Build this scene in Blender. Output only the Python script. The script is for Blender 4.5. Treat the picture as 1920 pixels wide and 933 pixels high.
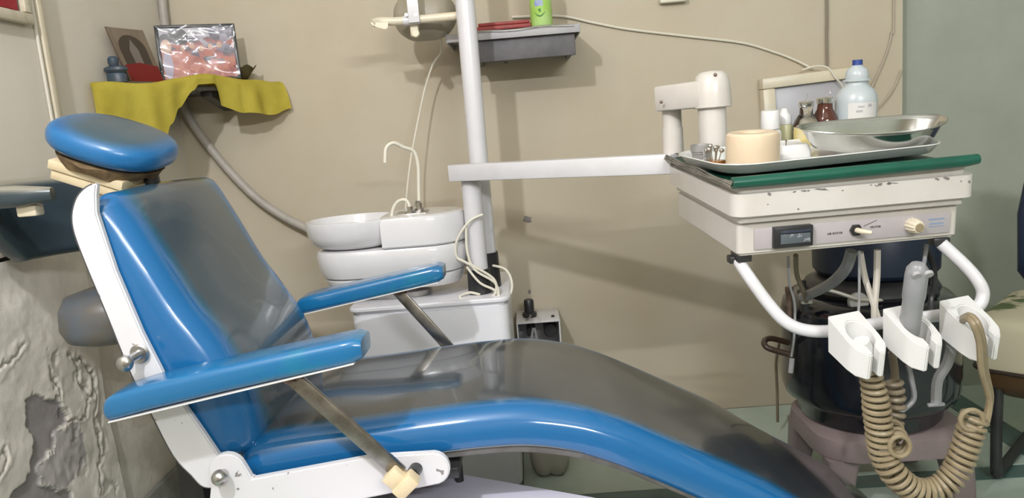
import bpy, bmesh, math, random
import numpy as np
from mathutils import Matrix, Vector
random.seed(7)
for o in list(bpy.data.objects): bpy.data.objects.remove(o)
SC = bpy.context.scene
COL = SC.collection
R = math.radians
# ------------------------------------------------------------------ camera
F = 1400.0; EYE = Vector((0, 0, 1.2))
CM = Matrix.Rotation(R(1.5), 3, 'Z') @ Matrix.Rotation(R(90 - 9.34), 3, 'X') @ Matrix.Rotation(R(-4.65), 3, 'Z')
cd = bpy.data.cameras.new('camera'); cam = bpy.data.objects.new('camera', cd); COL.objects.link(cam)
cd.sensor_width = 36; cd.lens = F / 1920 * 36; cd.clip_start = 0.02
cam.matrix_world = Matrix.Translation(EYE) @ CM.to_4x4()
SC.camera = cam
def P(px, py, X=None, Y=None, Z=None):
    d = CM @ Vector(((px - 960) / F, -(py - 466.5) / F, -1.0))
    t = (X - EYE.x) / d.x if X is not None else (Y - EYE.y) / d.y if Y is not None else (Z - EYE.z) / d.z
    return EYE + d * t
# ------------------------------------------------------------------ world, exposure
w = bpy.data.worlds.new('world'); SC.world = w; w.use_nodes = True
w.node_tree.nodes['Background'].inputs[0].default_value = (.9, .95, 1, 1)
w.node_tree.nodes['Background'].inputs[1].default_value = 0.3
SC.view_settings.view_transform = 'Standard'; SC.view_settings.look = 'None'
SC.view_settings.gamma = 1; SC.view_settings.use_curve_mapping = False
SC.view_settings.exposure = 0.0
BULB_POS = Vector((-0.68, 0.12, 2.42)); BULB_W = 122; TUBE_W = 60
# ------------------------------------------------------------------ materials
MATS = {}
def nt(name):
    m = bpy.data.materials.new(name); m.use_nodes = True
    t = m.node_tree; return m, t, t.nodes['Principled BSDF']
def mat(name, c, rough=.5, metal=0, coat=0, c2=None, scale=8, lo=.4, hi=.65, bump=0, bscale=60, detail=4, **kw):
    if name in MATS: return MATS[name]
    m, t, b = nt(name); N = t.nodes; L = t.links
    b.inputs['Base Color'].default_value = (*c, 1); b.inputs['Roughness'].default_value = rough
    b.inputs['Metallic'].default_value = metal
    if coat: b.inputs['Coat Weight'].default_value = coat; b.inputs['Coat Roughness'].default_value = .06
    for k, v in kw.items(): b.inputs[k.replace('_', ' ')].default_value = v
    tc = N.new('ShaderNodeTexCoord')
    if c2:
        n = N.new('ShaderNodeTexNoise'); n.inputs['Scale'].default_value = scale; n.inputs['Detail'].default_value = detail
        n.inputs['Roughness'].default_value = .6
        r = N.new('ShaderNodeMapRange'); r.inputs[1].default_value = lo; r.inputs[2].default_value = hi
        x = N.new('ShaderNodeMix'); x.data_type = 'RGBA'
        x.inputs[6].default_value = (*c, 1); x.inputs[7].default_value = (*c2, 1)
        L.new(tc.outputs['Object'], n.inputs['Vector']); L.new(n.outputs[0], r.inputs[0]); L.new(r.outputs[0], x.inputs[0])
        L.new(x.outputs[2], b.inputs['Base Color'])
    if bump:
        n2 = N.new('ShaderNodeTexNoise'); n2.inputs['Scale'].default_value = bscale; n2.inputs['Detail'].default_value = 3
        bp = N.new('ShaderNodeBump'); bp.inputs['Strength'].default_value = bump; bp.inputs['Distance'].default_value = .003
        L.new(tc.outputs['Object'], n2.inputs['Vector']); L.new(n2.outputs[0], bp.inputs['Height']); L.new(bp.outputs[0], b.inputs['Normal'])
    MATS[name] = m; return m
def attr_mat(name, ca, cb, attr='wear', rough=.14, coat=.5, noise=.35, scale=6, mid=None):
    """colour ca where the wear attribute is 0 and cb where it is 1, with a smudgy border"""
    m, t, b = nt(name); N = t.nodes; L = t.links
    a = N.new('ShaderNodeAttribute'); a.attribute_name = attr
    tc = N.new('ShaderNodeTexCoord'); n = N.new('ShaderNodeTexNoise'); n.inputs['Scale'].default_value = scale; n.inputs['Detail'].default_value = 5
    L.new(tc.outputs['Object'], n.inputs['Vector'])
    s = N.new('ShaderNodeMath'); s.operation = 'MULTIPLY_ADD'; s.inputs[1].default_value = noise; 
    L.new(n.outputs[0], s.inputs[0]); L.new(a.outputs['Fac'], s.inputs[2])
    r = N.new('ShaderNodeValToRGB'); e = r.color_ramp.elements
    e[0].position = .22; e[0].color = (*ca, 1); e[1].position = .95; e[1].color = (*cb, 1)
    if mid: k = e.new(.55); k.color = (*mid, 1)
    L.new(s.outputs[0], r.inputs[0])
    L.new(r.outputs[0], b.inputs['Base Color'])
    b.inputs['Roughness'].default_value = rough; b.inputs['Coat Weight'].default_value = coat; b.inputs['Coat Roughness'].default_value = .05
    MATS[name] = m; return m
def glass(name, c, rough=.05, alpha=1, trans=1.0):
    m, t, b = nt(name); b.inputs['Base Color'].default_value = (*c, 1); b.inputs['Roughness'].default_value = rough
    b.inputs['Transmission Weight'].default_value = trans; b.inputs['IOR'].default_value = 1.45; b.inputs['Alpha'].default_value = alpha
    MATS[name] = m; return m
def emit(name, c, s):
    m, t, b = nt(name); b.inputs['Base Color'].default_value = (*c, 1); b.inputs['Emission Color'].default_value = (*c, 1)
    b.inputs['Emission Strength'].default_value = s; MATS[name] = m; return m
def col_mat(name, rough=.9, bump=.4):
    m, t, b = nt(name); N = t.nodes; L = t.links
    a = N.new('ShaderNodeAttribute'); a.attribute_name = 'Col'
    tc = N.new('ShaderNodeTexCoord'); n = N.new('ShaderNodeTexNoise'); n.inputs['Scale'].default_value = 9; n.inputs['Detail'].default_value = 8
    L.new(tc.outputs['Object'], n.inputs['Vector'])
    h = N.new('ShaderNodeMapRange'); h.inputs[1].default_value = .3; h.inputs[2].default_value = .7; h.inputs[3].default_value = .86; h.inputs[4].default_value = 1.1
    x = N.new('ShaderNodeVectorMath'); x.operation = 'SCALE'
    L.new(n.outputs[0], h.inputs[0]); L.new(a.outputs['Color'], x.inputs[0]); L.new(h.outputs[0], x.inputs['Scale']); L.new(x.outputs[0], b.inputs['Base Color'])
    b.inputs['Roughness'].default_value = rough
    n2 = N.new('ShaderNodeTexNoise'); n2.inputs['Scale'].default_value = 60; n2.inputs['Detail'].default_value = 5
    bp = N.new('ShaderNodeBump'); bp.inputs['Strength'].default_value = bump; bp.inputs['Distance'].default_value = .004
    L.new(tc.outputs['Object'], n2.inputs['Vector']); L.new(n2.outputs[0], bp.inputs['Height']); L.new(bp.outputs[0], b.inputs['Normal'])
    MATS[name] = m; return m

WALLC = (.505, .445, .345)
M_wall = mat('cream_wall_paint', WALLC, .85, c2=(.475, .40, .295), scale=2.2, lo=.42, hi=.72, bump=.12, bscale=45, detail=6)
M_wallL = mat('lifted_wall_paint', (.66, .61, .525), .85, c2=(.62, .565, .48), scale=2.5, bump=.15, bscale=40, detail=6)  # side wall tone raised to stand in for light it misses
M_green_wall = mat('sage_wall_paint', (.35, .375, .315), .6, c2=(.31, .335, .28), scale=3, bump=.15, bscale=30, detail=6)
M_plaster = col_mat('peeling_plaster')
M_ceil = mat('ceiling_white', (.75, .74, .70), .9, c2=(.7, .69, .64), scale=2)
M_tile = mat('pale_floor_tile', (.46, .54, .47), .18, c2=(.40, .49, .42), scale=5, bump=.02)
M_tileg = mat('dark_green_floor_tile', (.10, .17, .15), .2, c2=(.07, .13, .115), scale=6)
M_grout = mat('floor_grout', (.22, .22, .19), .9, c2=(.16, .16, .14), scale=12)
BLUE = (.010, .120, .315); SLATE = (.046, .053, .060); TEAL = (.018, .10, .20)
M_vinyl = attr_mat('blue_vinyl', BLUE, SLATE, mid=(.022, .10, .19))
M_vinylb = attr_mat('blue_back_vinyl', BLUE, (.052, .078, .100), mid=(.018, .105, .18), rough=.2)
M_arm = mat('armrest_vinyl', (.010, .135, .32), .22, coat=.5, c2=(.01, .185, .29), scale=7, lo=.5, hi=.72)
M_headv = attr_mat('headrest_vinyl', (.012, .13, .33), (.045, .08, .105), rough=.3, coat=.2)
M_white = mat('white_enamel', (.64, .625, .645), .3, coat=.3, c2=(.60, .58, .585), scale=9, lo=.5, hi=.75)
M_chip = mat('chipped_white_enamel', (.68, .67, .69), .32, coat=.2, c2=(.24, .22, .22), scale=38, lo=.685, hi=.70, detail=3)
M_head = mat('cream_enamel', (.60, .565, .525), .3, coat=.3, c2=(.55, .51, .465), scale=6)
M_headchip = mat('chipped_cream_enamel', (.62, .585, .55), .3, coat=.3, c2=(.57, .53, .49), scale=6)
M_cer = mat('white_ceramic', (.70, .69, .705), .12, coat=.6, c2=(.67, .655, .665), scale=5)
M_steel = mat('steel', (.56, .55, .54), .28, 1, c2=(.42, .40, .38), scale=15)
M_shiny = mat('stainless_steel', (.66, .65, .63), .13, 1)
M_bar = mat('tarnished_steel_bar', (.36, .345, .32), .32, 1, c2=(.2, .18, .155), scale=18, bump=.1)
M_rust = mat('rusty_steel', (.30, .22, .18), .6, .6, c2=(.16, .10, .08), scale=30)
M_cream = mat('cream_painted_block', (.72, .60, .40), .6, c2=(.62, .50, .32), scale=14, bump=.15)
M_creamp = mat('cream_plastic', (.62, .56, .44), .35, c2=(.70, .61, .45), scale=8)
M_dark = mat('black_plastic', (.018, .018, .02), .35, c2=(.03, .03, .03), scale=12)
M_tank = mat('black_glossy_enamel', (.006, .007, .011), .16, coat=.4, c2=(.010, .012, .018), scale=9)
M_navy = mat('navy_plastic', (.008, .018, .042), .4, c2=(.006, .012, .03), scale=6)
M_brown = mat('brown_bakelite', (.045, .026, .018), .3)
M_mauve = mat('mauve_plastic', (.235, .185, .185), .5, c2=(.20, .155, .155), scale=7)
M_hose = mat('tan_rubber_hose', (.29, .232, .145), .38, c2=(.245, .19, .115), scale=25)
M_hoseg = mat('brown_rubber_hose', (.23, .185, .125), .4, c2=(.19, .15, .10), scale=25)
M_greyh = mat('grey_plastic', (.29, .29, .30), .35, c2=(.25, .25, .26), scale=20)
M_tube = mat('milky_tubing', (.52, .48, .42), .3)
M_cord = mat('white_cord', (.68, .64, .54), .45)
M_shelfg = mat('grey_shelf_paint', (.125, .118, .125), .6, c2=(.09, .085, .09), scale=16, bump=.2)
M_shelfl = mat('light_grey_metal', (.36, .35, .365), .5, c2=(.40, .385, .385), scale=12)
M_yellow = mat('yellow_cloth', (.74, .63, .10), .85, c2=(.67, .56, .08), scale=14, bump=.35, bscale=350, Subsurface_Weight=0.0)
M_gmat = mat('green_rubber', (.006, .088, .056), .28, coat=.2, c2=(.005, .07, .045), scale=9)
M_gmat2 = mat('grey_rubber_edge', (.22, .20, .17), .7, c2=(.13, .12, .10), scale=22)
M_tray = mat('white_tray_plastic', (.66, .66, .635), .22, coat=.3)
M_peach = mat('peach_plastic', (.66, .54, .39), .35, coat=.1, c2=(.63, .50, .355), scale=10, Subsurface_Weight=.15)
M_wplas = mat('white_plastic', (.68, .67, .66), .35)
M_panel = mat('mauve_grey_panel', (.44, .40, .41), .4, c2=(.41, .37, .38), scale=12)
M_paper = mat('paper', (.68, .66, .62), .8, c2=(.5, .49, .47), scale=60, lo=.5, hi=.56)
M_red = mat('red_card', (.30, .035, .03), .5, c2=(.24, .03, .03), scale=15)
M_redb = mat('red_board', (.42, .012, .03), .6, c2=(.36, .01, .025), scale=10)
M_wood = mat('brown_fibre_lining', (.24, .155, .075), .85, c2=(.13, .08, .04), scale=40, bump=.6)
M_ink = mat('dark_print', (.05, .045, .05), .6)
M_blueink = mat('pale_blue_print', (.22, .29, .42), .6)
M_glass = glass('clear_glass', (.97, .98, .97), .02)
M_amber = glass('amber_glass', (.16, .055, .035), .08, trans=.55)
M_milk = mat('milky_bottle_plastic', (.64, .70, .73), .28, Transmission_Weight=.35, Subsurface_Weight=.1)
M_frost = mat('frosted_plastic', (.72, .68, .60), .35, Transmission_Weight=.3)
M_orange = mat('orange_liquid', (.75, .28, .04), .15, Transmission_Weight=.3)
M_bluecap = mat('navy_blue_cap', (.02, .05, .23), .35)
M_label = mat('pale_label', (.60, .58, .56), .6)
# ------------------------------------------------------------------ mesh helpers
def nb(): return bmesh.new()
def addv(bm, pts): return [bm.verts.new(p) for p in pts]
def cr(pts, k=8, closed=False):
    pts = [Vector(p) for p in pts]; out = []; n = len(pts)
    for i in range(n if closed else n - 1):
        if closed: a, b, c, d = pts[i - 1], pts[i], pts[(i + 1) % n], pts[(i + 2) % n]
        else: a, b, c, d = pts[max(i - 1, 0)], pts[i], pts[i + 1], pts[min(i + 2, n - 1)]
        for j in range(k):
            t = j / k
            out.append(.5 * ((2 * b) + (c - a) * t + (2 * a - 5 * b + 4 * c - d) * t * t + (3 * b - a - 3 * c + d) * t ** 3))
    if not closed: out.append(pts[-1])
    return out
def loft(bm, rings, cap=True, closed=False):
    vs = [addv(bm, r) for r in rings]; n = len(rings[0]); m = len(vs)
    for i in range(m if closed else m - 1):
        a, b = vs[i], vs[(i + 1) % m]
        for j in range(n): bm.faces.new((a[j], a[(j + 1) % n], b[(j + 1) % n], b[j]))
    if cap and not closed: bm.faces.new(vs[0][::-1]); bm.faces.new(vs[-1])
    return bm
def tube(pts, r, n=10, bm=None, closed=False, cap=True):
    bm = bm or nb(); pts = [Vector(p) for p in pts]; rings = []; up = None; m = len(pts)
    for i, p in enumerate(pts):
        if closed: t = pts[(i + 1) % m] - pts[i - 1]
        else: t = pts[min(i + 1, m - 1)] - pts[max(i - 1, 0)]
        t.normalize()
        if up is None: up = Vector((0, 0, 1)) if abs(t.z) < .9 else Vector((1, 0, 0))
        s = t.cross(up); s.normalize(); up = s.cross(t)
        rr = r[i] if isinstance(r, (list, tuple)) else r
        rings.append([p + (s * math.cos(a) + up * math.sin(a)) * rr for a in [2 * math.pi * j / n for j in range(n)]])
    return loft(bm, rings, cap, closed)
def coil(path, cr_, tr, turns, n=7, per=14, bm=None, ramp=None):
    """helix of wire radius tr and coil radius cr_ around a smooth path"""
    pts = [Vector(p) for p in path]; L = [0]
    for a, b in zip(pts, pts[1:]): L.append(L[-1] + (b - a).length)
    N = int(turns * per); out = []; up = None
    for i in range(N + 1):
        s = L[-1] * i / N; k = max(j for j in range(len(L) - 1) if L[j] <= s + 1e-9)
        f = (s - L[k]) / max(L[k + 1] - L[k], 1e-9); p = pts[k].lerp(pts[k + 1], f); t = (pts[k + 1] - pts[k]).normalized()
        if up is None: up = Vector((0, -1, 0)) if abs(t.y) < .9 else Vector((1, 0, 0))
        q = t.cross(up).normalized(); up = q.cross(t)
        a = 2 * math.pi * turns * i / N; rr = cr_ if ramp is None else cr_ * ramp(i / N)
        out.append(p + (q * math.cos(a) + up * math.sin(a)) * rr)
    return tube(out, tr, n, bm)
def lathe(prof, c=(0, 0, 0), n=32, sx=1, sy=1, bm=None, M=None):
    bm = bm or nb(); c = Vector(c); rings = []
    for r, z in prof:
        rings.append([Vector((max(r, 1e-4) * math.cos(2 * math.pi * j / n) * sx, max(r, 1e-4) * math.sin(2 * math.pi * j / n) * sy, z)) for j in range(n)])
    rings = [[(M @ p if M else p) + c for p in rg] for rg in rings]
    return loft(bm, rings)
def rot_to(d):
    return Vector((0, 0, 1)).rotation_difference(Vector(d)).to_matrix()
def cyl(a, b, r, r2=None, n=20, bm=None, bev=0):
    a, b = Vector(a), Vector(b); r2 = r if r2 is None else r2; h = (b - a).length
    pr = [(r - bev, 0), (r, bev), (r2, h - bev), (r2 - bev, h)] if bev else [(r, 0), (r2, h)]
    return lathe(pr, a, n, bm=bm, M=rot_to(b - a))
def sph(c, r, n=16, bm=None, s=(1, 1, 1)):
    pr = [(r * math.sin(math.pi * i / n), -r * math.cos(math.pi * i / n) * s[2]) for i in range(n + 1)]
    return lathe(pr, c, 2 * n, s[0], s[1], bm)
def rbox(c, s, bev=.005, seg=2, M=None, bm=None):
    b = nb(); bmesh.ops.create_cube(b, size=1)
    for v in b.verts: v.co = Vector((v.co.x * s[0], v.co.y * s[1], v.co.z * s[2]))
    if bev: bmesh.ops.bevel(b, geom=b.edges[:], offset=bev, segments=seg, affect='EDGES', profile=.5)
    for v in b.verts: v.co = (M @ v.co if M else v.co) + Vector(c)
    if bm is None: return b
    return join(bm, b)
def join(bm, b):
    mp = {v: bm.verts.new(v.co) for v in b.verts}
    for f in b.faces: bm.faces.new([mp[v] for v in f.verts])
    b.free(); return bm
def prism(poly, y0, y1, bev=0, axis='Y', seg=2):
    """poly of (x, z) extruded along Y, or of (x, y) extruded along Z"""
    b = nb()
    f = (lambda p, k: (p[0], k, p[1])) if axis == 'Y' else (lambda p, k: (p[0], p[1], k)) if axis == 'Z' else (lambda p, k: (k, p[0], p[1]))
    loft(b, [[f(p, y0) for p in poly], [f(p, y1) for p in poly]])
    bmesh.ops.recalc_face_normals(b, faces=b.faces[:])
    if bev: bmesh.ops.bevel(b, geom=[e for e in b.edges if e.calc_face_angle(0) > .5], offset=bev, segments=seg, affect='EDGES')
    return b
def rrect(w, h, r, n=5, cx=0, cy=0):
    out = []
    for k, (sx, sy) in enumerate(((1, 1), (-1, 1), (-1, -1), (1, -1))):
        for i in range(n + 1):
            a = math.pi / 2 * (k + i / n)
            out.append((cx + sx * (w / 2 - r) + r * math.cos(a), cy + sy * (h / 2 - r) + r * math.sin(a)))
    return out
def sheet(fn, nu, nv, th=0, bm=None):
    bm = bm or nb(); g = [[bm.verts.new(fn(i / nu, j / nv)) for j in range(nv + 1)] for i in range(nu + 1)]
    for i in range(nu):
        for j in range(nv): bm.faces.new((g[i][j], g[i + 1][j], g[i + 1][j + 1], g[i][j + 1]))
    if th: bmesh.ops.solidify(bm, geom=bm.faces[:], thickness=th)
    return bm
# ------------------------------------------------------------------ object helpers
def obj(name, bm, m, parent=None, M=None, sharp=38, attr=None, recalc=True):
    if recalc: bmesh.ops.recalc_face_normals(bm, faces=bm.faces[:])
    if M is not None: bmesh.ops.transform(bm, matrix=M, verts=bm.verts[:])
    co = [v.co for v in bm.verts]
    lo = Vector((min(c.x for c in co), min(c.y for c in co), min(c.z for c in co))); hi = Vector((max(c.x for c in co), max(c.y for c in co), max(c.z for c in co)))
    org = Vector(((lo.x + hi.x) / 2, (lo.y + hi.y) / 2, lo.z))
    for v in bm.verts: v.co -= org
    me = bpy.data.meshes.new(name); bm.to_mesh(me); bm.free()
    me.materials.append(m)
    for p in me.polygons: p.use_smooth = True
    me.set_sharp_from_angle(angle=R(sharp))
    o = bpy.data.objects.new(name, me); COL.objects.link(o)
    base = org.copy(); q = parent
    while q is not None: base -= q.location; q = q.parent
    o.location = base
    if parent is not None: o.parent = parent
    if attr:
        for an, vals in attr.items():
            a = me.attributes.new(an, 'FLOAT', 'POINT'); a.data.foreach_set('value', vals)
    return o
def thing(name, loc, label, cat, group=None):
    o = bpy.data.objects.new(name, None); COL.objects.link(o); o.location = loc; o.empty_display_size = .05
    o['label'] = label; o['category'] = cat
    if group: o['group'] = group
    return o
def tag(o, label, cat, group=None):
    o['label'] = label; o['category'] = cat
    if group: o['group'] = group
    return o
def struct(o): o['kind'] = 'structure'; return o
def text(name, s, size, M, m, parent, ext=.0004):
    cu = bpy.data.curves.new(name, 'FONT'); cu.body = s; cu.size = size; cu.extrude = ext; cu.align_x = 'CENTER'; cu.align_y = 'CENTER'; cu.resolution_u = 2
    t = bpy.data.objects.new(name + '_src', cu); COL.objects.link(t)
    bpy.context.view_layer.update()
    me = bpy.data.meshes.new_from_object(t); bpy.data.objects.remove(t)
    b = nb(); b.from_mesh(me); bpy.data.meshes.remove(me)
    return obj(name, b, m, parent, M)
# ================================================================== SETTING
WY = 2.9; LX = -1.31; PX = -1.275; PY = 2.085; RXW = 2.7; FY = -1.6; CZ = 3.0
def slab(name, c, s, m): return struct(obj(name, rbox(c, s, 0), m))
flo = slab('floor', ((LX + RXW) / 2, (FY + 3.3) / 2, -.055), (RXW - LX + .6, 3.3 - FY + .3, .1), M_grout)
slab('ceiling', ((LX + RXW) / 2, (FY + WY) / 2, CZ + .05), (RXW - LX + .5, WY - FY + .5, .1), M_ceil)
GX = 1.443
wall_back = slab('wall_back', ((LX - .1 + GX) / 2, WY + .075, CZ / 2), (GX - LX + .1, .15, CZ), M_wall)
slab('wall_alcove', ((GX + RXW) / 2 + .05, WY + .135, CZ / 2), (RXW - GX + .1, .15, CZ), M_green_wall)
slab('wall_right', (RXW + .075, (FY + WY) / 2, CZ / 2), (.15, WY - FY + .3, CZ), M_green_wall)
slab('wall_front', ((LX + RXW) / 2, FY - .075, CZ / 2), (RXW - LX + .3, .15, CZ), M_wall)
wall_left = slab('wall_left', (LX - .075, (PY + WY) / 2, CZ / 2), (.15, WY - PY, CZ), M_wallL)
slab('wall_left_pilaster', (PX - .075 - .002, (FY + PY) / 2, (CZ + .985) / 2), (.15, PY - FY, CZ - .985), M_wallL)
# floor tiles: pale slabs with dark green strips
xs = [-1.31, -.70, -.09, .52, 1.13, 1.565, 1.665, 2.27, 2.7]; ys = [.4, 1.0, 1.60, 2.195, 2.275, 2.97]
for i in range(len(xs) - 1):
    for j in range(len(ys) - 1):
        g = (j == 3) or (i == 5 and j > 3)
        x0, x1, y0, y1 = xs[i], xs[i + 1], ys[j], ys[j + 1]
        if x1 <= 1.5 and y1 > WY: y1 = WY
        obj('floor_tile', rbox(((x0 + x1) / 2, (y0 + y1) / 2, -.004), (x1 - x0 - .004, y1 - y0 - .004, .008), .0015, 1), M_tileg if g else M_tile, flo)
# peeling plaster on the pilaster below the dado crack
def pil(p): 
    v = P(p[0], p[1], X=PX); return (v.y, v.z)
def crop(pts): return [pil((x / 3.185, 640 + y / 3.185)) for x, y in pts]
POLY_G = crop([(168, 325), (215, 300), (262, 318), (300, 352), (350, 345), (385, 382), (408, 430), (412, 490), (372, 512), (345, 560), (335, 655), (290, 690), (240, 742), (250, 822), (300, 872), (350, 892), (420, 870), (460, 960), (430, 1100), (60, 1100), (20, 960), (95, 895), (172, 830), (200, 700), (216, 600), (210, 520), (168, 490), (182, 400)])
POLY_M = crop([(340, 560), (400, 512), (480, 490), (520, 600), (532, 700), (480, 782), (400, 882), (350, 887), (250, 822), (238, 742), (300, 690), (342, 650)])
CRACKS = [crop(q) for q in ([(300, 170), (325, 215), (360, 250), (380, 300), (380, 350)], [(405, 60), (450, 120), (478, 170), (492, 240), (542, 335), (530, 420), (470, 468), (412, 495)],
          [(455, 90), (560, 180), (590, 330), (577, 450), (612, 620), (598, 760), (605, 900)], [(540, 330), (575, 300), (570, 230)], [(0, 700), (35, 650), (40, 740), (0, 800)], [(150, 0), (90, 90), (0, 180)])]
def inpoly(y, z, poly):
    r = np.zeros(y.shape, bool); n = len(poly)
    for i in range(n):
        (y0, z0), (y1, z1) = poly[i], poly[(i + 1) % n]
        c = ((z0 > z) != (z1 > z)) & (y < (y1 - y0) * (z - z0) / (z1 - z0 + 1e-12) + y0); r ^= c
    return r
def segd(y, z, pl):
    d = np.full(y.shape, 9.0)
    for (y0, z0), (y1, z1) in zip(pl, pl[1:]):
        dy, dz = y1 - y0, z1 - z0; t = np.clip(((y - y0) * dy + (z - z0) * dz) / (dy * dy + dz * dz + 1e-12), 0, 1)
        d = np.minimum(d, np.hypot(y - y0 - t * dy, z - z0 - t * dz))
    return d
def vnoise(y, z, s, seed):
    rg = np.random.RandomState(seed); g = rg.rand(64, 64)
    a, b = (y * s) % 63, (z * s) % 63; i, j = a.astype(int), b.astype(int); u, v = a - i, b - j
    u = u * u * (3 - 2 * u); v = v * v * (3 - 2 * v)
    return (g[i, j] * (1 - u) + g[i + 1, j] * u) * (1 - v) + (g[i, j + 1] * (1 - u) + g[i + 1, j + 1] * u) * v
def plaster(name, y0, y1, z0, z1, x, step, patches=True):
    ny, nz = int((y1 - y0) / step), int((z1 - z0) / step)
    Yg, Zg = np.meshgrid(np.linspace(y0, y1, ny + 1), np.linspace(z0, z1, nz + 1), indexing='ij')
    jy = Yg + (vnoise(Yg, Zg, 40, 1) - .5) * .022 + (vnoise(Yg, Zg, 120, 2) - .5) * .008; jz = Zg + (vnoise(Yg, Zg, 40, 3) - .5) * .022 + (vnoise(Yg, Zg, 120, 4) - .5) * .008
    D = (vnoise(Yg, Zg, 5, 5) - .5) * .009 + (vnoise(Yg, Zg, 14, 6) - .5) * .006 + (vnoise(Yg, Zg, 45, 7) - .5) * .0018
    ST = vnoise(Yg * 1.3, Zg, 6, 9)
    C = np.stack([.68 + .14 * ST, .63 + .14 * ST, .55 + .14 * ST], -1)  # plaster tone raised as well, in place of light on this wall
    low = np.clip((.62 - Zg) * 2.0 + (vnoise(Yg, Zg, 7, 20) - .5), 0, 1)[..., None]
    C = C * (1 - low * .35) + np.array([.42, .38, .34]) * low * .35
    if patches:
        g = inpoly(jy, jz, POLY_G); m = inpoly(jy, jz, POLY_M)
        D[g] = D[g] * .3 - .009; C[g] = np.array([.30, .27, .265]) * (.8 + .4 * vnoise(Yg, Zg, 30, 10)[g][:, None])
        D[m] = D[m] * .5 - .005 + .003 * vnoise(Yg, Zg, 60, 11)[m]; C[m] = np.array([.46, .42, .405]) * (.78 + .5 * vnoise(Yg, Zg, 34, 12)[m][:, None])
        for k, c in enumerate(CRACKS):
            d = segd(jy, jz, c); wd = .0035 if k < 4 else .002
            s = np.clip(1 - d / (wd * 2), 0, 1); D -= s * .006
            lip = np.exp(-((d - .012) / .008) ** 2) * .0022; D += lip * (~g)
            C *= (1 - .55 * np.clip(1 - d / wd, 0, 1))[..., None]
        bits = (vnoise(jy, jz, 26, 15) > .78) & (Zg < .80) & (Yg > 1.86); D[bits] -= .004; C[bits] *= .86
    me = bpy.data.meshes.new(name)
    V = np.stack([x + D - .004, Yg, Zg], -1).reshape(-1, 3)
    idx = np.arange((ny + 1) * (nz + 1)).reshape(ny + 1, nz + 1)
    Fc = np.stack([idx[:-1, :-1], idx[1:, :-1], idx[1:, 1:], idx[:-1, 1:]], -1).reshape(-1, 4)
    org = np.array([x, (y0 + y1) / 2, z0]); me.from_pydata((V - org).tolist(), [], Fc.tolist())
    a = me.color_attributes.new('Col', 'FLOAT_COLOR', 'POINT'); a.data.foreach_set('color', np.concatenate([C.reshape(-1, 3), np.ones((C.size // 3, 1))], 1).ravel())
    for p in me.polygons: p.use_smooth = True
    me.materials.append(M_plaster); o = bpy.data.objects.new(name, me); o.location = org; COL.objects.link(o); return struct(o)
plaster('wall_left_plaster', 1.30, PY, .0, .974, PX, .0042)
struct(obj('wall_left_core', rbox((PX - .10, (FY + PY) / 2, .49), (.12, PY - FY, .98), 0), M_ink))
plaster('wall_left_plaster_return', PY, WY, .0, .95, LX + .008, .012, False)
slab('wall_left_near', (PX - .08, (FY + 1.3) / 2, .49), (.15, 1.3 - FY, .98), M_wallL)
# dado crack shadow gap is the open joint between the panel above and plaster below; conduit strips on the pilaster corner
def strip(name, pts, r, m): return struct(obj(name, tube(cr(pts, 6), r, 8), m))
struct(obj('trim_1', rbox((PX + .004, PY - .015, 2.0), (.012, .022, 2.0), .004), M_creamp))
struct(obj('trim_2', rbox((PX + .003, PY - .040, 2.0), (.008, .010, 2.0), .003), M_wallL))
struct(obj('baseboard_left', rbox((LX + .012, (PY + WY) / 2, .06), (.02, WY - PY, .12), .004), M_grout))
# ================================================================== LAMPS (behind the camera)
t = thing('ceiling_bulb', (BULB_POS.x, BULB_POS.y, BULB_POS.z + .02), 'bare white bulb hanging from the ceiling on a cord', 'bulb')
def light(nm, kind, energy, loc, parent, **k):
    l = bpy.data.lights.new(nm, kind); l.energy = energy
    for a, v in k.items(): setattr(l, a, v)
    o = bpy.data.objects.new(nm, l); COL.objects.link(o); o.location = Vector(loc) - parent.location; o.parent = parent; return o
light('bulb_light', 'POINT', BULB_W, BULB_POS, t, shadow_soft_size=.04, color=(.95, .962, 1))
obj('socket', cyl(BULB_POS + Vector((0, 0, .045)), BULB_POS + Vector((0, 0, .10)), .02), M_wplas, t)
obj('cord', cyl(BULB_POS + Vector((0, 0, .10)), (BULB_POS.x, BULB_POS.y, CZ), .004), M_cord, t)
t = thing('fill_tube', (1.0, FY + .04, 2.3), 'unseen fluorescent tube added for fill on the wall facing the dental chair', 'light')  # added fill lamp out of view, lifts the shadows and the side wall
obj('fitting', rbox((1.0, FY + .025, 2.34), (1.25, .05, .06), .008), M_wplas, t)
l = light('fill_tube_lamp', 'AREA', TUBE_W, (1.0, FY + .07, 2.30), t, shape='RECTANGLE', size=1.2, size_y=.04, color=(.94, .98, 1)); l.rotation_euler = (R(90), 0, 0)
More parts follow.
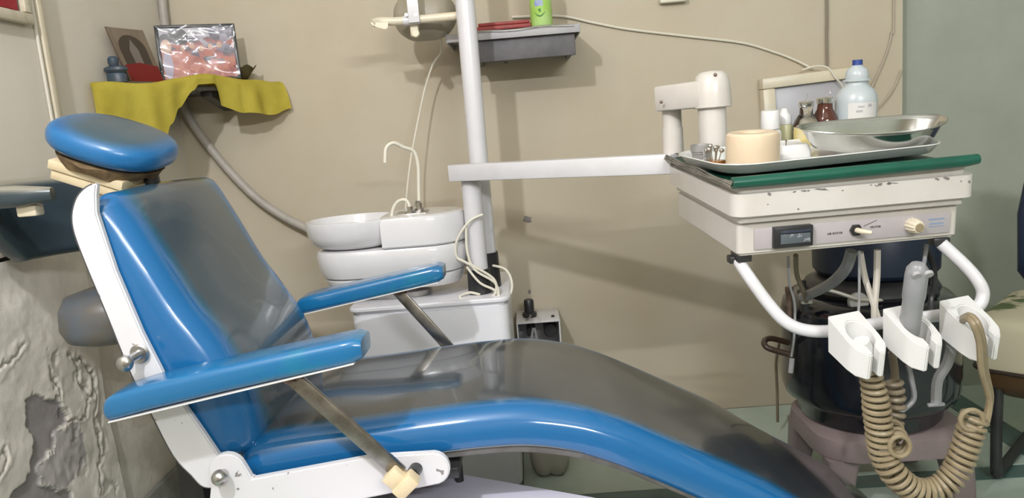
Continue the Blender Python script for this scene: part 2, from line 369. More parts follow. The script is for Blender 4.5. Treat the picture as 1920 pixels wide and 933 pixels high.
# ================================================================== DENTAL CHAIR
YN, YF = 1.425, 1.975; YC = (YN + YF) / 2
chair = thing('dental_chair', (-.2, YC, 0), 'blue vinyl reclining dental chair with white side plates and worn grey seat', 'dental chair')
def resample(path, n):
    pts = [Vector(p) for p in path]; L = [0]
    for a, b in zip(pts, pts[1:]): L.append(L[-1] + (b.xy - a.xy).length)
    return pts, L
def cushion(path, y0, y1, thick, R1=.05, R2=.014, ends=((.05, .05), (.05, .05)), nst=70, crown=.008, wear_in=.06, wear_w=.035, taper=1):
    """path of (x, z) on the upper surface; returns bmesh and wear values"""
    pts = cr([(p[0], p[1], 0) for p in path], 10); L = [0]
    for a, b in zip(pts, pts[1:]): L.append(L[-1] + (b - a).length)
    T = L[-1]; S = [T * i / nst for i in range(nst + 1)]
    (ra, pa), (rb, pb) = ends
    S = sorted(set([s for s in S if s > ra and s < T - rb] + [ra * (1 - math.cos(math.pi / 2 * k / 7)) for k in range(8)] + [T - rb * (1 - math.cos(math.pi / 2 * k / 7)) for k in range(8)]))
    rings = []; wear = []; hw0 = (y1 - y0) / 2; yc = (y0 + y1) / 2
    thick0 = thick
    for s in S:
        thick = thick0 * (taper + (1 - taper) * min(1, s / (.45 * T)))
        k = max(j for j in range(len(L) - 1) if L[j] <= s + 1e-9); f = (s - L[k]) / max(1e-9, L[k + 1] - L[k])
        p = pts[k].lerp(pts[k + 1], min(f, 1)); tg = (pts[min(k + 2, len(pts) - 1)] - pts[max(k - 1, 0)]).normalized(); n = Vector((-tg.y, tg.x))
        fa = math.sqrt(max(0, 1 - (1 - min(s / ra, 1)) ** 2)); fb = math.sqrt(max(0, 1 - (1 - min((T - s) / rb, 1)) ** 2))
        hw = hw0 - pa * (1 - fa) - pb * (1 - fb); th = thick - (thick * .55) * (1 - fa) * (pa > 0) - (thick * .55) * (1 - fb); top = -(thick * .45) * (1 - min(fa, fb)); bot = top - th + (thick * .1) * (1 - min(fa, fb))
        bot = max(bot, -thick)
        r1 = min(R1, hw * .9, (top - bot) * .62); r2 = min(R2, (top - bot) * .2)
        sec = []
        for i in range(9): a = math.pi / 2 * i / 8; sec.append((-hw + r1 - r1 * math.cos(a), top - r1 + r1 * math.sin(a)))
        m = 14
        for i in range(1, m): sec.append((-hw + r1 + (2 * hw - 2 * r1) * i / m, top + crown * math.sin(math.pi * i / m)))
        for i in range(9): a = math.pi / 2 * i / 8; sec.append((hw - r1 + r1 * math.sin(a), top - r1 + r1 * math.cos(a)))
        for i in range(4): a = math.pi / 2 * i / 3; sec.append((hw - r2 + r2 * math.cos(a), bot + r2 - r2 * math.sin(a)))
        for i in range(4): a = math.pi / 2 * i / 3; sec.append((-hw + r2 - r2 * math.sin(a), bot + r2 - r2 * math.cos(a)))
        rings.append([Vector((p.x + n.x * v, yc + y, p.y + n.y * v)) for y, v in sec])
        for y, v in sec:
            e = (hw0 - abs(y)) - wear_in; ww = min(max(e / wear_w + .5, 0), 1) if v > top - r1 * .98 else 0
            ee = min(s, T - s) / .09; wear.append(ww * min(1, .45 + .55 * ee))
    b = nb(); loft(b, rings); return b, wear
seat_path = [(-.655, .572), (-.60, .606), (-.50, .618), (-.38, .624), (-.24, .634), (-.13, .640), (-.03, .638), (.07, .618), (.14, .592), (.20, .564), (.34, .488), (.46, .420), (.56, .350), (.70, .258), (.80, .186), (.89, .10)]
b, wv = cushion(seat_path, YN, YF, .082, R1=.052, ends=((.05, .02), (.09, .10)), wear_in=.058)
seat = obj('seat_cushion', b, M_vinyl, chair, attr={'wear': wv}, sharp=60)
base_path = [(x - .008, z - .080) for x, z in seat_path]
b, wv = cushion(base_path[1:-1], YN + .006, YF - .006, .014, R1=.004, R2=.003, ends=((.02, .01), (.06, .07)), crown=0)
obj('seat_board', b, mat('seat_board_grey', (.13, .125, .12), .6, c2=(.08, .075, .07), scale=20), chair, sharp=60)
# welt seam along the near edge of the seat
for yy in (YN + .004, YF - .004):
    obj('piping', tube(cr([(x - .004, yy, z - .077) for x, z in seat_path[1:-1]], 6), .0024, 6), mat('grey_piping', (.12, .13, .14), .5), seat)
back_path = [(-.842, 1.150), (-.812, 1.128), (-.780, 1.075), (-.745, 1.0), (-.708, .918), (-.672, .855), (-.640, .798), (-.612, .735), (-.596, .665), (-.590, .60), (-.592, .565)]
b, wv = cushion(back_path, YN, YF, .118, R1=.058, ends=((.055, .06), (.04, .03)), wear_in=.085, wear_w=.05, crown=.006, taper=.66)
back = obj('backrest_cushion', b, M_vinylb, chair, attr={'wear': wv}, sharp=60)
outer = [(-.812, 1.157), (-.838, 1.147), (-.860, 1.125), (-.873, 1.085), (-.866, 1.027), (-.836, .897), (-.811, .785), (-.782, .69), (-.752, .600), (-.722, .555), (-.700, .528), (-.66, .525)]
outer = [(p.x, p.y) for p in cr([(x, z, 0) for x, z in outer], 4)]
inner = [(-.64, .56), (-.662, .60), (-.687, .652), (-.716, .71), (-.745, .769), (-.774, .859), (-.805, .985), (-.817, 1.06), (-.823, 1.10), (-.818, 1.135)]
for y0, y1, pg in ((YN - .018, YN - .002, outer + inner), (YF + .002, YF + .018, outer[16:] + inner[:-3])):
    obj('back_side_plate', prism(pg, y0, y1, .003), M_chip, chair)
obj('edge_trim', tube([(x - .0015, YN - .012, z) for x, z in outer[2:-3]], .0028, 6), mat('dark_grey_trim', (.06, .06, .065), .5), chair)
c = P(368, 890, Y=1.60)
obj('rear_support', rbox((c.x + .004, 1.66, .29), (.055, .20, .48), .006), M_dark, chair)
shell = [(x + .003, z) for x, z in outer[11:-9]] 
b = nb(); loft(b, [[(x, YN - .0015, z), (x, YF + .0015, z), (x + .012, YF + .0015, z + .003), (x + .012, YN - .0015, z + .003)] for x, z in shell])
obj('back_shell', b, mat('grey_shell', (.2, .2, .21), .4), chair)
# near / far seat side plate with pivot ear and round nose
end = [(-.228 + .034 * math.cos(a), .544 + .034 * math.sin(a)) for a in [R(80 - 170 * i / 10) for i in range(11)]]
ear = [(-.637 + .036 * math.cos(a), .570 + .036 * math.sin(a)) for a in [R(200 - 185 * i / 10) for i in range(11)]]
sp = [(-.688, .30), (-.684, .50)] + ear + [(-.590, .550)] + [(-.346, .579)] + end + [(-.40, .487), (-.50, .468), (-.54, .30)]
for k, (y0, y1) in enumerate(((YN - .040, YN - .022), (YF + .022, YF + .040))):
    pl = obj('seat_side_plate', prism(sp, y0, y1, .003), M_chip, chair)
    ys_ = y0 - .001 if k == 0 else y1 + .001; sg = -1 if k == 0 else 1
    c = P(420, 886, Y=ys_) if k == 0 else Vector((-.650, ys_, .555))
    b = cyl(c, c + Vector((0, sg * .012, 0)), .009); sph(c + Vector((0, sg * .02, 0)), .0165, 10, b); obj('pivot_knob', b, M_steel, pl)
# spool knob on the back plate
c = P(263, 662, Y=YN - .019); kb = cyl(c, c + Vector((0, -.007, 0)), .0195, bev=.003); cyl(c, c + Vector((-.006, -.03, -.004)), .011, .008, bm=kb); sph(c + Vector((-.009, -.042, -.006)), .0165, 10, kb, (1, .75, 1))
obj('tilt_knob', kb, M_steel, chair)
# armrests
def armrest(yc, pts, w_, top_w, strut0, strut1, near):
    b = nb(); n = len(pts); rings = []
    for i, (x, z, th, ww) in enumerate(pts):
        rings.append([(x, yc + u * ww, z + v) for u, v in [(p[0], p[1]) for p in rrect(w_, th, min(.013, th * .42), 3)]])
    loft(b, rings); a = obj('armrest', b, M_arm, chair, sharp=50)
    x0, z0, x1, z1 = pts[1][0], pts[1][1] - pts[1][2] / 2, pts[-2][0], pts[-2][1] - pts[-2][2] / 2
    obj('armrest_base', loft(nb(), [[(x, yc - w_ * .48, z - .0015), (x, yc + w_ * .48, z - .0015), (x, yc + w_ * .48, z + .001), (x, yc - w_ * .48, z + .001)] for x, z in ((x0, z0), (x1, z1))]), M_wplas, a)
    s0, s1 = Vector(strut0), Vector(strut1); d = (s1 - s0).normalized(); L = (s1 - s0).length
    Mr = Matrix((d, Vector((0, 1, 0)), d.cross(Vector((0, 1, 0))))).transposed()
    obj('strut', rbox((s0 + s1) / 2, (L, .012, .030), .002, M=Mr), M_bar, a)
    bb = rbox(s0 + Vector((0, 0, .006)), (.055, .028, .020), .003); cyl(s0 + Vector((0, -.02, 0)), s0 + Vector((0, .02, 0)), .010, bm=bb)
    obj('bracket', bb, M_rust, a)
    return a, d, Mr
ap = [(-.822, .742, .034, .86), (-.815, .744, .044, .94), (-.80, .749, .048, 1), (-.74, .762, .049, 1), (-.60, .785, .048, 1), (-.48, .803, .047, 1), (-.37, .818, .046, 1), (-.345, .822, .044, .97), (-.330, .823, .034, .85)]
an, d, Mr = armrest(1.352, [(x + .006, z - .004, t_, q) for x, z, t_, q in ap], .096, 1, (-.474, 1.355, .766), (-.285, 1.352, .556), True)
c = P(742, 893, Y=1.345); obj('clamp', rbox(c, (.034, .036, .036), .004, M=Mr), M_cream, an)
c = P(762, 908, Y=1.338); b = rbox(c, (.028, .034, .050), .004, M=Mr); obj('clamp', b, M_cream, an)
c = P(773, 890, Y=1.358); obj('clamp_bolt', cyl(c, c + Vector((.004, .03, 0)), .013), M_dark, an)
af = [(-.66, .757, .034, .86), (-.65, .759, .044, .94), (-.62, .765, .046, 1), (-.50, .783, .046, 1), (-.38, .802, .046, 1), (-.28, .818, .045, 1), (-.262, .82, .043, .96), (-.248, .821, .032, .85)]
armrest(2.055, [(x, z - .006, t_, q) for x, z, t_, q in af], .10, 1, (-.385, 2.06, .765), (-.19, 2.06, .50), False)
# headrest: pad, torn lining, cream blocks, mount
hc = P(215, 266, Y=1.67)
Mh = Matrix.Rotation(R(22), 3, 'Y') @ Matrix.Rotation(R(8), 3, 'X')
b = nb(); rings = []; wv = []
NU, NV = 44, 22
for i in range(NV + 1):
    ph = -math.pi / 2 + math.pi * i / NV; rg = []
    cz, sz = math.cos(ph), math.sin(ph)
    for j in range(NU):
        th = 2 * math.pi * j / NU; e = lambda v, p: math.copysign(abs(v) ** p, v)
        rr = abs(cz) ** .55
        x, y = e(math.cos(th), .8) * rr * .126, e(math.sin(th), .8) * rr * .122; z = e(sz, .8) * .040
        rg.append(Mh @ Vector((x, y, z)) + hc)
        wv.append(max(0, min(1, (sz - .35) * 2.0)) * max(0, 1 - ((x - .02) / .12) ** 2 * .8))
    rings.append(rg)
loft(b, rings); hd = obj('headrest_pad', b, M_headv, chair, attr={'wear': wv}, sharp=80)
def hr(p): return Mh @ Vector(p) + hc
b = nb(); loft(b, [[hr((.105 * math.cos(a) * (1 + .05 * math.sin(7 * a)), .115 * math.sin(a), -.036 + .003 * math.sin(9 * a))) for a in [2 * math.pi * k / 40 for k in range(40)]], [hr((.092 * math.cos(a) * (1 + .04 * math.sin(11 * a)), .10 * math.sin(a), -.058 - .004 * math.sin(5 * a))) for a in [2 * math.pi * k / 40 for k in range(40)]]])
obj('torn_lining', b, M_wood, hd)
for k, (cx, cz_, sx, sy, sz, nm, m_) in enumerate(((-.008, -.064, .165, .13, .021, 'wooden_block', M_cream), (-.002, -.0865, .165, .12, .021, 'wooden_block', M_cream), (.012, -.110, .07, .07, .024, 'mount_plate', M_creamp))):
    obj(nm, rbox(hr((cx, -.02, cz_)), (sx, sy, sz), .003, M=Mh), m_, hd)
obj('headrest_post', tube([hr((.075, .02, -.045)), hr((.10, .02, -.10)), (-.80, YC - .02, 1.09)], .018, 10), M_dark, chair)
# base: lift cover, column, piston
pa, pb = P(845, 880, Z=.41), P(1150, 933, Z=.41)
poly = [(-.50, 1.12), (.16, 1.12), (pb.x + .06, pb.y - .06), (pb.x, pb.y), (pa.x, pa.y), (-.45, pa.y + .06), (-.50, pa.y + .02)]
obj('lift_cover', prism(poly, .05, .41, .012, 'Z', 3), mat('lavender_enamel', (.74, .72, .86), .35, coat=.2, c2=(.70, .68, .82), scale=5), chair)
obj('base_plate', rbox((-.2, 1.52, .0255), (.95, .80, .05), .01), M_dark, chair)
obj('lift_column', rbox((-.36, YC, .44), (.22, .22, .24), .02), M_dark, chair)
obj('seat_frame', rbox((-.40, YC, .520), (.44, .58, .024), .004), M_dark, chair)
c = P(858, 862, Y=1.60); obj('piston', cyl((c.x, c.y, .36), (c.x, c.y, .548), .010), M_dark, chair)
obj('footrest_support', rbox((.13, 1.72, .45), (.62, .04, .05), .008, M=Matrix.Rotation(R(25), 3, 'Y')), M_dark, chair)
# ================================================================== STOOL BEHIND THE CHAIR
st = thing('swivel_stool', (-1.02, 1.72, 0), 'dusty blue vinyl stool with a curved wraparound backrest against the peeling wall', 'stool')
def arcpad(cx, cy, rad, a0, a1, zc, h, t_, n=26):
    rings = []
    for i in range(n + 1):
        f = i / n; a = R(a0 + (a1 - a0) * f); e = min(1, .35 + 6 * min(f, 1 - f)); e = min(1, math.sqrt(e)); sec = rrect(t_ * e, h(f) * e, min(t_, h(f)) * .42 * e, 4)
        rings.append([(cx + (rad + u) * math.cos(a), cy + (rad + u) * math.sin(a), zc(f) + v) for u, v in sec])
    return loft(nb(), rings)
M_dust = attr_mat('dusty_blue_vinyl', (.030, .046, .058), (.25, .235, .19), rough=.3, coat=.3, noise=.3)
def hgt(f): return .195 - .150 * min(1, max(0, (f - .50) / .22))
zcf = lambda f: 1.072 + .066 * min(1, max(0, (f - .50) / .22))
b = arcpad(-1.03, 1.71, .185, 62, 286, zcf, hgt, .058, 34); n_ = 20
bmesh.ops.recalc_face_normals(b, faces=b.faces[:]); b.normal_update()
wv = [max(0, min(1, (v.normal.z - .25) * 1.6)) for v in b.verts]
obj('curved_backrest', b, M_dust, st, sharp=60, attr={'wear': wv})
c = P(57, 394, Y=1.54)
obj('backrest_bracket', rbox((c.x, 1.54, c.z), (.042, .03, .024), .004), M_creamp, st)
obj('backrest_post', rbox((-1.075, 1.82, .955), (.040, .014, .20), .003), M_dark, st)
obj('seat', lathe([(.02, 0), (.075, .0), (.106, .012), (.118, .04), (.114, .085), (.098, .115), (.05, .128), (.001, .13)], (-1.030, 1.76, .766), 36), mat('grey_blue_vinyl', (.10, .115, .135), .4, c2=(.13, .11, .085), scale=8), st, sharp=80)
obj('stool_column', tube(cr([(-1.0, 1.78, .78), (-.96, 1.80, .70), (-.90, 1.84, .58), (-.885, 1.84, .40), (-.885, 1.84, .04)], 6), .026, 12), M_dark, st)
obj('foot_plate', lathe([(.001, 0), (.17, 0), (.175, .01), (.16, .022), (.04, .04), (.001, .042)], (-.885, 1.84, .001), 36), M_dark, st)
# ================================================================== DENTAL UNIT: cabinet, cuspidor, pole, arm, delivery head
unit = thing('dental_unit', (-.33, 2.5, 0), 'white dental unit with spittoon basin, upright pole and swing arm to an instrument head', 'dental unit')
M_cab = mat('lifted_cabinet_white', (.84, .83, .86), .3, c2=(.80, .79, .83), scale=6)  # cabinet white made brighter, standing in for light that does not reach it
obj('cabinet', prism(rrect(.50, .42, .035, 5, -.337, 2.50), .03, .655, .010, 'Z', 2), M_cab, unit)
obj('cabinet_top', prism(rrect(.515, .43, .04, 5, -.337, 2.50), .656, .672, .004, 'Z', 2), M_cab, unit)
obj('plinth', rbox((-.337, 2.50, .015), (.46, .38, .03), .004), M_dark, unit)
def stadium(x0, x1, y0, y1, n=12):
    r = (y1 - y0) / 2; yc = (y0 + y1) / 2
    return [(x1 - r + r * math.cos(a), yc + r * math.sin(a)) for a in [R(-90 + 180 * i / n) for i in range(n + 1)]] + [(x0 + r + r * math.cos(a), yc + r * math.sin(a)) for a in [R(90 + 180 * i / n) for i in range(n + 1)]]
def stack(bm, polyf, levels):
    rings = []
    for z, inset in levels: rings.append([(x, y, z) for x, y in polyf(inset)])
    return loft(bm, rings)
CY0, CY1 = 2.30, 2.56
low = lambda i: stadium(-.705 + i, -.205 - i, CY0 + i, CY1 - i)
obj('cuspidor_tray', stack(nb(), low, [(.712, .05), (.715, .035), (.728, .024), (.752, .018), (.757, .022)]), M_cer, unit)
obj('cuspidor_body', stack(nb(), low, [(.758, .022), (.762, .012), (.790, .001), (.835, -.002), (.848, .004), (.850, .012)]), M_cer, unit)
blk = lambda i: [(-.475 + i * .6, CY1 - i), (-.50 + i * .6, CY0 + .13), (-.475 + i * .6, CY0 + .035 + i)] + stadium(-.60, -.203 - i, CY0 + i, CY1 - i)[:13]
def blk(i):
    s = stadium(-.60, -.203 - i, CY0 + i, CY1 - i)[:13]
    return s + [(-.455 + i, CY1 - i), (-.475 + i, CY1 - .06), (-.482 + i, (CY0 + CY1) / 2), (-.478 + i, CY0 + .06), (-.465 + i, CY0 + i)]
obj('cuspidor_block', stack(nb(), blk, [(.851, .004), (.856, 0), (.93, .0), (.944, .005), (.948, .016), (.9485, .03)]), M_cer, unit)
bx, by = -.572, 2.43
bowl = obj('spittoon_bowl', lathe([(.06, .852), (.115, .854), (.142, .868), (.155, .895), (.160, .935), (.158, .943), (.150, .944), (.144, .935), (.138, .900), (.118, .875), (.05, .864), (.001, .862)], (bx, by, 0), 48, 1, .86), M_cer, unit)
obj('drain', lathe([(.001, 0), (.018, 0), (.02, .003), (.001, .004)], (bx, by, .8655), 20), M_steel, bowl)
obj('cuspidor_neck', lathe([(.05, .673), (.05, .69), (.035, .70), (.035, .712)], (-.45, 2.43, 0), 24, 2.2, 1), M_steel, unit)
g = cr([P(786, 402, Y=2.42), P(785, 350, Y=2.42), P(784, 310, Y=2.42), P(776, 284, Y=2.415), P(757, 276, Y=2.40), P(738, 268, Y=2.385), P(724, 278, Y=2.375), P(722, 305, Y=2.37)], 7)
def nut(c, r, h, n=6): return lathe([(r, 0), (r, h)], c, n)
fz = .949
f1 = obj('cup_filler_tap', tube([g[0]] + g[1:], .0062, 10), M_cord, unit)
b = nut((g[0].x, g[0].y, fz), .018, .012); join(b, nut((g[0].x, g[0].y, fz + .012), .012, .016)); cyl((g[0].x, g[0].y, fz + .028), (g[0].x, g[0].y, fz + .036), .009, bm=b); obj('tap_nut', b, M_shiny, f1)
q = P(769, 404, Y=2.37)
f2 = obj('bowl_rinse_tap', tube(cr([(q.x, q.y, fz), (q.x, q.y, fz + .030), (q.x - .012, q.y + .002, fz + .046), (q.x - .035, q.y + .004, fz + .042), (q.x - .052, q.y + .004, fz + .022), (q.x - .062, q.y + .004, fz - .01)], 6), .0052, 8), M_cord, unit)
b = nut((q.x, q.y, fz), .016, .010); join(b, nut((q.x, q.y, fz + .010), .011, .014)); obj('tap_nut', b, M_shiny, f2)
obj('tap_plate', rbox((-.375, 2.40, .9495), (.10, .09, .003), .001), M_steel, unit)
# pole pair and sleeve
p0, p1 = P(897, 300, Y=2.47), P(872, 0, Y=2.47); PXc = (p0.x + p1.x) / 2
pole = obj('pole', cyl((PXc, 2.47, .66), (PXc, 2.47, 2.05), .0315, n=28), M_white, unit)
a0 = P(888, 400, Y=2.385); AX = a0.x
obj('arm_post', cyl((AX, 2.385, .672), (AX, 2.385, 1.040), .031, n=28), M_white, unit)
obj('arm_bearing', lathe([(.028, 1.036), (.033, 1.039), (.033, 1.046), (.027, 1.05), (.027, 1.054)], (AX, 2.385, 0), 28), M_steel, unit)
obj('pole_sleeve', cyl((AX, 2.385, .673), (AX, 2.385, .752), .040, .0375, n=28), M_dark, unit)
obj('pole_sleeve', cyl((PXc, 2.47, .673), (PXc, 2.47, .790), .040, .0375, n=28), M_dark, unit)
# swing arm
A0 = P(851, 324, Y=2.385); A1 = P(1226, 307, Y=2.02); d = (A1 - A0); d.z = 0; L = d.length; d.normalize()
Ma = Matrix((d, Vector((-d.y, d.x, 0)), Vector((0, 0, 1)))).transposed(); az = (A0.z + A1.z) / 2
obj('swing_arm', rbox((A0 + d * (L + .06) / 2).xy.to_3d() + Vector((0, 0, az)), (L + .06, .062, .052), .004, M=Ma), M_white, unit)
# delivery head, built in its own tilted frame
HM = Matrix.Translation(P(1372, 350, Y=1.5)) @ Matrix.Rotation(R(4.5), 4, 'Z') @ Matrix.Rotation(R(4.5), 4, 'X')
HI = HM.inverted()
def HP(px, py, z=None, y=None):
    """pixel to head-frame point on its plane z (above the top) or y (behind the front)"""
    e = HI @ EYE; q = HI @ P(px, py, Y=1.5); d = q - e
    t_ = (z - e.z) / d.z if z is not None else (y - e.y) / d.y
    return e + d * t_
HW, HD = .497, .475
rr_ = HP(1830, 318, y=0); HW = rr_.x
def slabH(x0, x1, y0, y1, z0, z1, r, bev, seg=3): return prism(rrect(x1 - x0, y1 - y0, r, 5, (x0 + x1) / 2, (y0 + y1) / 2), z0, z1, bev, 'Z', seg)
head = obj('delivery_head', slabH(0, HW, -.012, HD, -.078, 0, .028, .016, 4), M_headchip, unit, HM)
bx0, bx1 = HP(1383, 460, y=.012).x, HP(1797, 420, y=.012).x
obj('control_box', slabH(bx0, bx1, .012, HD - .03, -.150, -.079, .012, .006), M_head, head, HM)
FYH = .0115
def front(px, py): return HP(px, py, y=FYH)
c0, c1 = front(1413, 470), front(1782, 386); px0, px1 = c0.x, c1.x
pz0, pz1 = -.1375, -.0935
obj('control_panel', rbox(((px0 + px1) / 2, FYH - .001, (pz0 + pz1) / 2), (px1 - px0, .004, pz1 - pz0), .001), M_panel, head, HM)
c = front(1483, 445)
b = rbox((c.x, FYH - .006, (pz0 + pz1) / 2 + .001), (.082, .016, .044), .002); obj('pressure_meter', b, M_dark, head, HM)
obj('meter_window', rbox((c.x + .003, FYH - .0148, (pz0 + pz1) / 2 - .002), (.062, .002, .020), .0005), mat('meter_face', (.10, .115, .13), .25, c2=(.35, .36, .37), scale=45, lo=.52, hi=.60), head, HM)
obj('meter_window', rbox((c.x + .003, FYH - .0148, (pz0 + pz1) / 2 + .013), (.062, .002, .005), .0005), mat('meter_glass', (.04, .05, .075), .1), head, HM)
def ycyl(x, z, y0, y1, r, r2=None, n=20, bev=0, bm=None): return cyl((x, y0, z), (x, y1, z), r, r2, n, bm, bev)
c = front(1602, 429); zc = (pz0 + pz1) / 2 + .002
obj('switch_collar', ycyl(c.x, zc, FYH - .002, FYH - .010, .0125, n=6), M_dark, head, HM)
obj('selector_switch', tube([(c.x, FYH - .006, zc), (c.x + .004, FYH - .022, zc), (c.x + .018, FYH - .036, zc - .001)], [.006, .0055, .004], 10), M_creamp, head, HM)
c = front(1708, 420); zk = (pz0 + pz1) / 2 + .001
rg = [[(c.x + r_ * (1 + .06 * math.cos(12 * a)) * math.cos(a), y_, zk + r_ * (1 + .06 * math.cos(12 * a)) * math.sin(a)) for a in [2 * math.pi * k / 72 for k in range(72)]] for y_, r_ in ((FYH - .003, .0155), (FYH - .010, .015), (FYH - .028, .0125), (FYH - .030, .0105))]
kb = obj('control_knob', loft(nb(), rg), M_creamp, head, HM)
obj('knob_cap', ycyl(c.x, zk, FYH - .0295, FYH - .033, .009, .008), M_hose, kb, HM)
MT = Matrix.Rotation(R(90), 4, 'X')
def ptxt(s, px, py, size, m_, dz=0): 
    q = front(px, py); text('lettering', s, size, HM @ Matrix.Translation((q.x, FYH - .0035, (pz0 + pz1) / 2 + dz)) @ MT, m_, head)
ptxt('AIR ROTOR', 1564, 434, .0062, M_ink, -.002); ptxt('MOTOR', 1640, 424, .0062, M_ink, .004)
q = front(1632, 416)
obj('pointer_line', rbox((q.x - .002, FYH - .0033, (pz0 + pz1) / 2 + .013), (.030, .0006, .001), 0, M=Matrix.Rotation(R(-20), 3, 'Y')), M_ink, head, HM)
for k, (wd, dz) in enumerate(((.034, .009), (.030, .000), (.032, -.006))):
    q = front(1757, 410); obj('print_bar', rbox((q.x - .003, FYH - .0033, (pz0 + pz1) / 2 + dz), (wd, .0006, .0032 if k < 2 else .002), 0), M_blueink, head, HM)
# paint chips: bare patches on the front edge of the head
M_bare = mat('bare_dark_metal', (.16, .145, .14), .6, c2=(.25, .23, .22), scale=60)
for (cx, cy, rx, rz, ang) in ((1443, 345, 5, 4, 30), (1508, 348, 6, 2, 0), (1540, 348, 14, 2, 5), (1545, 352, 5, 2, 0), (1516, 354, 4, 1.6, 0), (1490, 358, 4, 1.5, -15), (1497, 392, 2, 2, 0), (1634, 323, 2.5, 1.5, 0), (1651, 330, 5, 2.8, 0), (1668, 330, 6, 3, 0), (1668, 321, 2, 3, 0), (1678, 321, 10, 1.2, 4), (1669, 341, 3, 2, 20), (1643, 348, 4, 1.5, 20), (1759, 320, 5, 2.5, 20), (1776, 319, 6, 3, 10), (1818, 341, 2.5, 3, 0), (1802, 340, 1.5, 2, 0), (1440, 383, 1.6, 1.4, 0), (1580, 357, 2, 1.4, 0)):
    b = nb(); z_ = HP(cx, cy, y=-.012).z; rs = [random.uniform(.6, 1.15) for _ in range(11)]
    flat = False; off = min(0, -.019 - z_)
    pts = []
    for k in range(11):
        a = 2 * math.pi * k / 11; u, v = rx * rs[k] * math.cos(a), rz * rs[k] * math.sin(a); ca, sa = math.cos(R(ang)), math.sin(R(ang))
        if flat: q = HP(cx + u * ca - v * sa, cy + u * sa + v * ca, z=.0003)
        else: q = HP(cx + u * ca - v * sa, cy + u * sa + v * ca, y=-.0124); q.z += off
        pts.append(q)
    if flat and any(q.y < .004 for q in pts):
        for q in pts: q.y += .006 - min(0, min(p_.y for p_ in pts) - .0)
    n_ = Vector((0, 0, -.0006)) if flat else Vector((0, .0006, 0))
    loft(b, [pts, [p_ + n_ for p_ in pts]])
    obj('paint_chip', b, M_bare, head, HM)
obj('corner_foot', rbox((bx0 + .020, .045, -.158), (.030, .045, .016), .002), M_dark, head, HM)
# elbow between swing arm and head
e0 = P(1262, 270, Y=2.02); e1 = P(1336, 240, Y=1.90)
ztop = P(1275, 208, Y=2.01).z
el = obj('elbow_link', rbox(((e0.x + e1.x) / 2 - .01, (e0.y + e1.y) / 2, ztop + .036), ((e1.x - e0.x) + .09, .075, .066), .008, M=Matrix.Rotation(math.atan2(e1.y - e0.y, e1.x - e0.x), 3, 'Z')), M_head, unit)
capz = P(1340, 202, Y=1.90).z
obj('elbow_cap', lathe([(.044, 0), (.047, .002), (.046, .03), (.044, .06), (.039, .078), (.028, .088), (.001, .091)], (e1.x + .002, e1.y, capz), 32, 1.0, 1.0), M_head, el)
obj('elbow_post', cyl((e0.x, e0.y, az + .026), (e0.x, e0.y, ztop + .004), .0255, n=24), M_head, el)
obj('post_collar', cyl((e0.x, e0.y, az + .026), (e0.x, e0.y, P(1262, 240, Y=2.0).z), .0275, n=24), M_head, el)
hb = HM @ Vector((0, .40, 0))
obj('head_post', cyl((e1.x, e1.y, hb.z - .01), (e1.x, e1.y, capz + .004), .0345, n=24), M_head, el)
for px, py in ((1240, 191), (1291, 184), (1341, 140)):
    q = P(px, py, Y=1.96 if px < 1300 else 1.86); obj('screw_hole', sph((q.x, q.y - (.0 if px > 1300 else -.002), q.z), .0045, 6), M_rust, el)
# instrument rail
rail = [P(1385, 490, Y=1.56), P(1408, 524, Y=1.52), P(1440, 568, Y=1.50), P(1472, 602, Y=1.485), P(1508, 618, Y=1.478), P(1560, 620, Y=1.478), P(1640, 607, Y=1.488), P(1735, 594, Y=1.500), P(1800, 586, Y=1.508), P(1833, 574, Y=1.51), P(1843, 552, Y=1.515), P(1836, 530, Y=1.52), P(1812, 500, Y=1.535), P(1765, 456, Y=1.56)]
rl = obj('instrument_rail', tube(cr(rail, 6), .0128, 14), M_white, unit)
for px, py, yy in ((1383, 490, 1.56), (1765, 456, 1.56)):
    q = P(px, py, Y=yy); obj('rail_mount', rbox(q + Vector((0, .01, .004)), (.034, .03, .016), .003), M_dark, rl)
# instrument holders
def holder(bp, wd, dp, tilt, hb_, yaw, flip=0):
    """C-shaped cup: plan outline, sloping top and bottom; bp is the middle of the top back edge"""
    r = wd * .34; cy = dp * .50; sl = .0085
    out = [(-wd / 2, 0)]
    out += [(-wd / 2, dp * .60), (-wd * .45, dp * .82), (-sl - .009, dp)]
    out += [(-sl, dp * .97)]
    a0 = math.asin(min(.95, sl / r))
    ring = [(r * math.sin(a), cy + r * math.cos(a)) for a in [-(a0 + (2 * math.pi - 2 * a0) * k / 22) for k in range(23)]]
    out += ring
    out += [(sl, dp * .97), (sl + .009, dp), (wd * .45, dp * .82), (wd / 2, dp * .60), (wd / 2, 0)]
    cs, sn = math.cos(R(yaw)), math.sin(R(yaw))
    def T(x, y, z): return Vector((bp.x + x * cs + y * sn, bp.y - y * cs + x * sn, bp.z + z))
    top = [T(x, y, -y * tilt) for x, y in out]; bot = [T(x, y * .92, -hb_ - y * tilt * .62) for x, y in out]
    b = nb(); loft(b, [top, bot]); bmesh.ops.recalc_face_normals(b, faces=b.faces[:])
    bmesh.ops.bevel(b, geom=[e for e in b.edges if e.calc_face_angle(0) > .6], offset=.0022, segments=2, affect='EDGES')
    return b
hs = [(P(1581, 586, Y=1.445), 20), (P(1683, 572, Y=1.455), 20), (P(1788, 557, Y=1.47), 20)]
H = []
for q, yw in hs: H.append(obj('instrument_holder', holder(q, .078, .088, .70, .074, yw), M_wplas, rl))
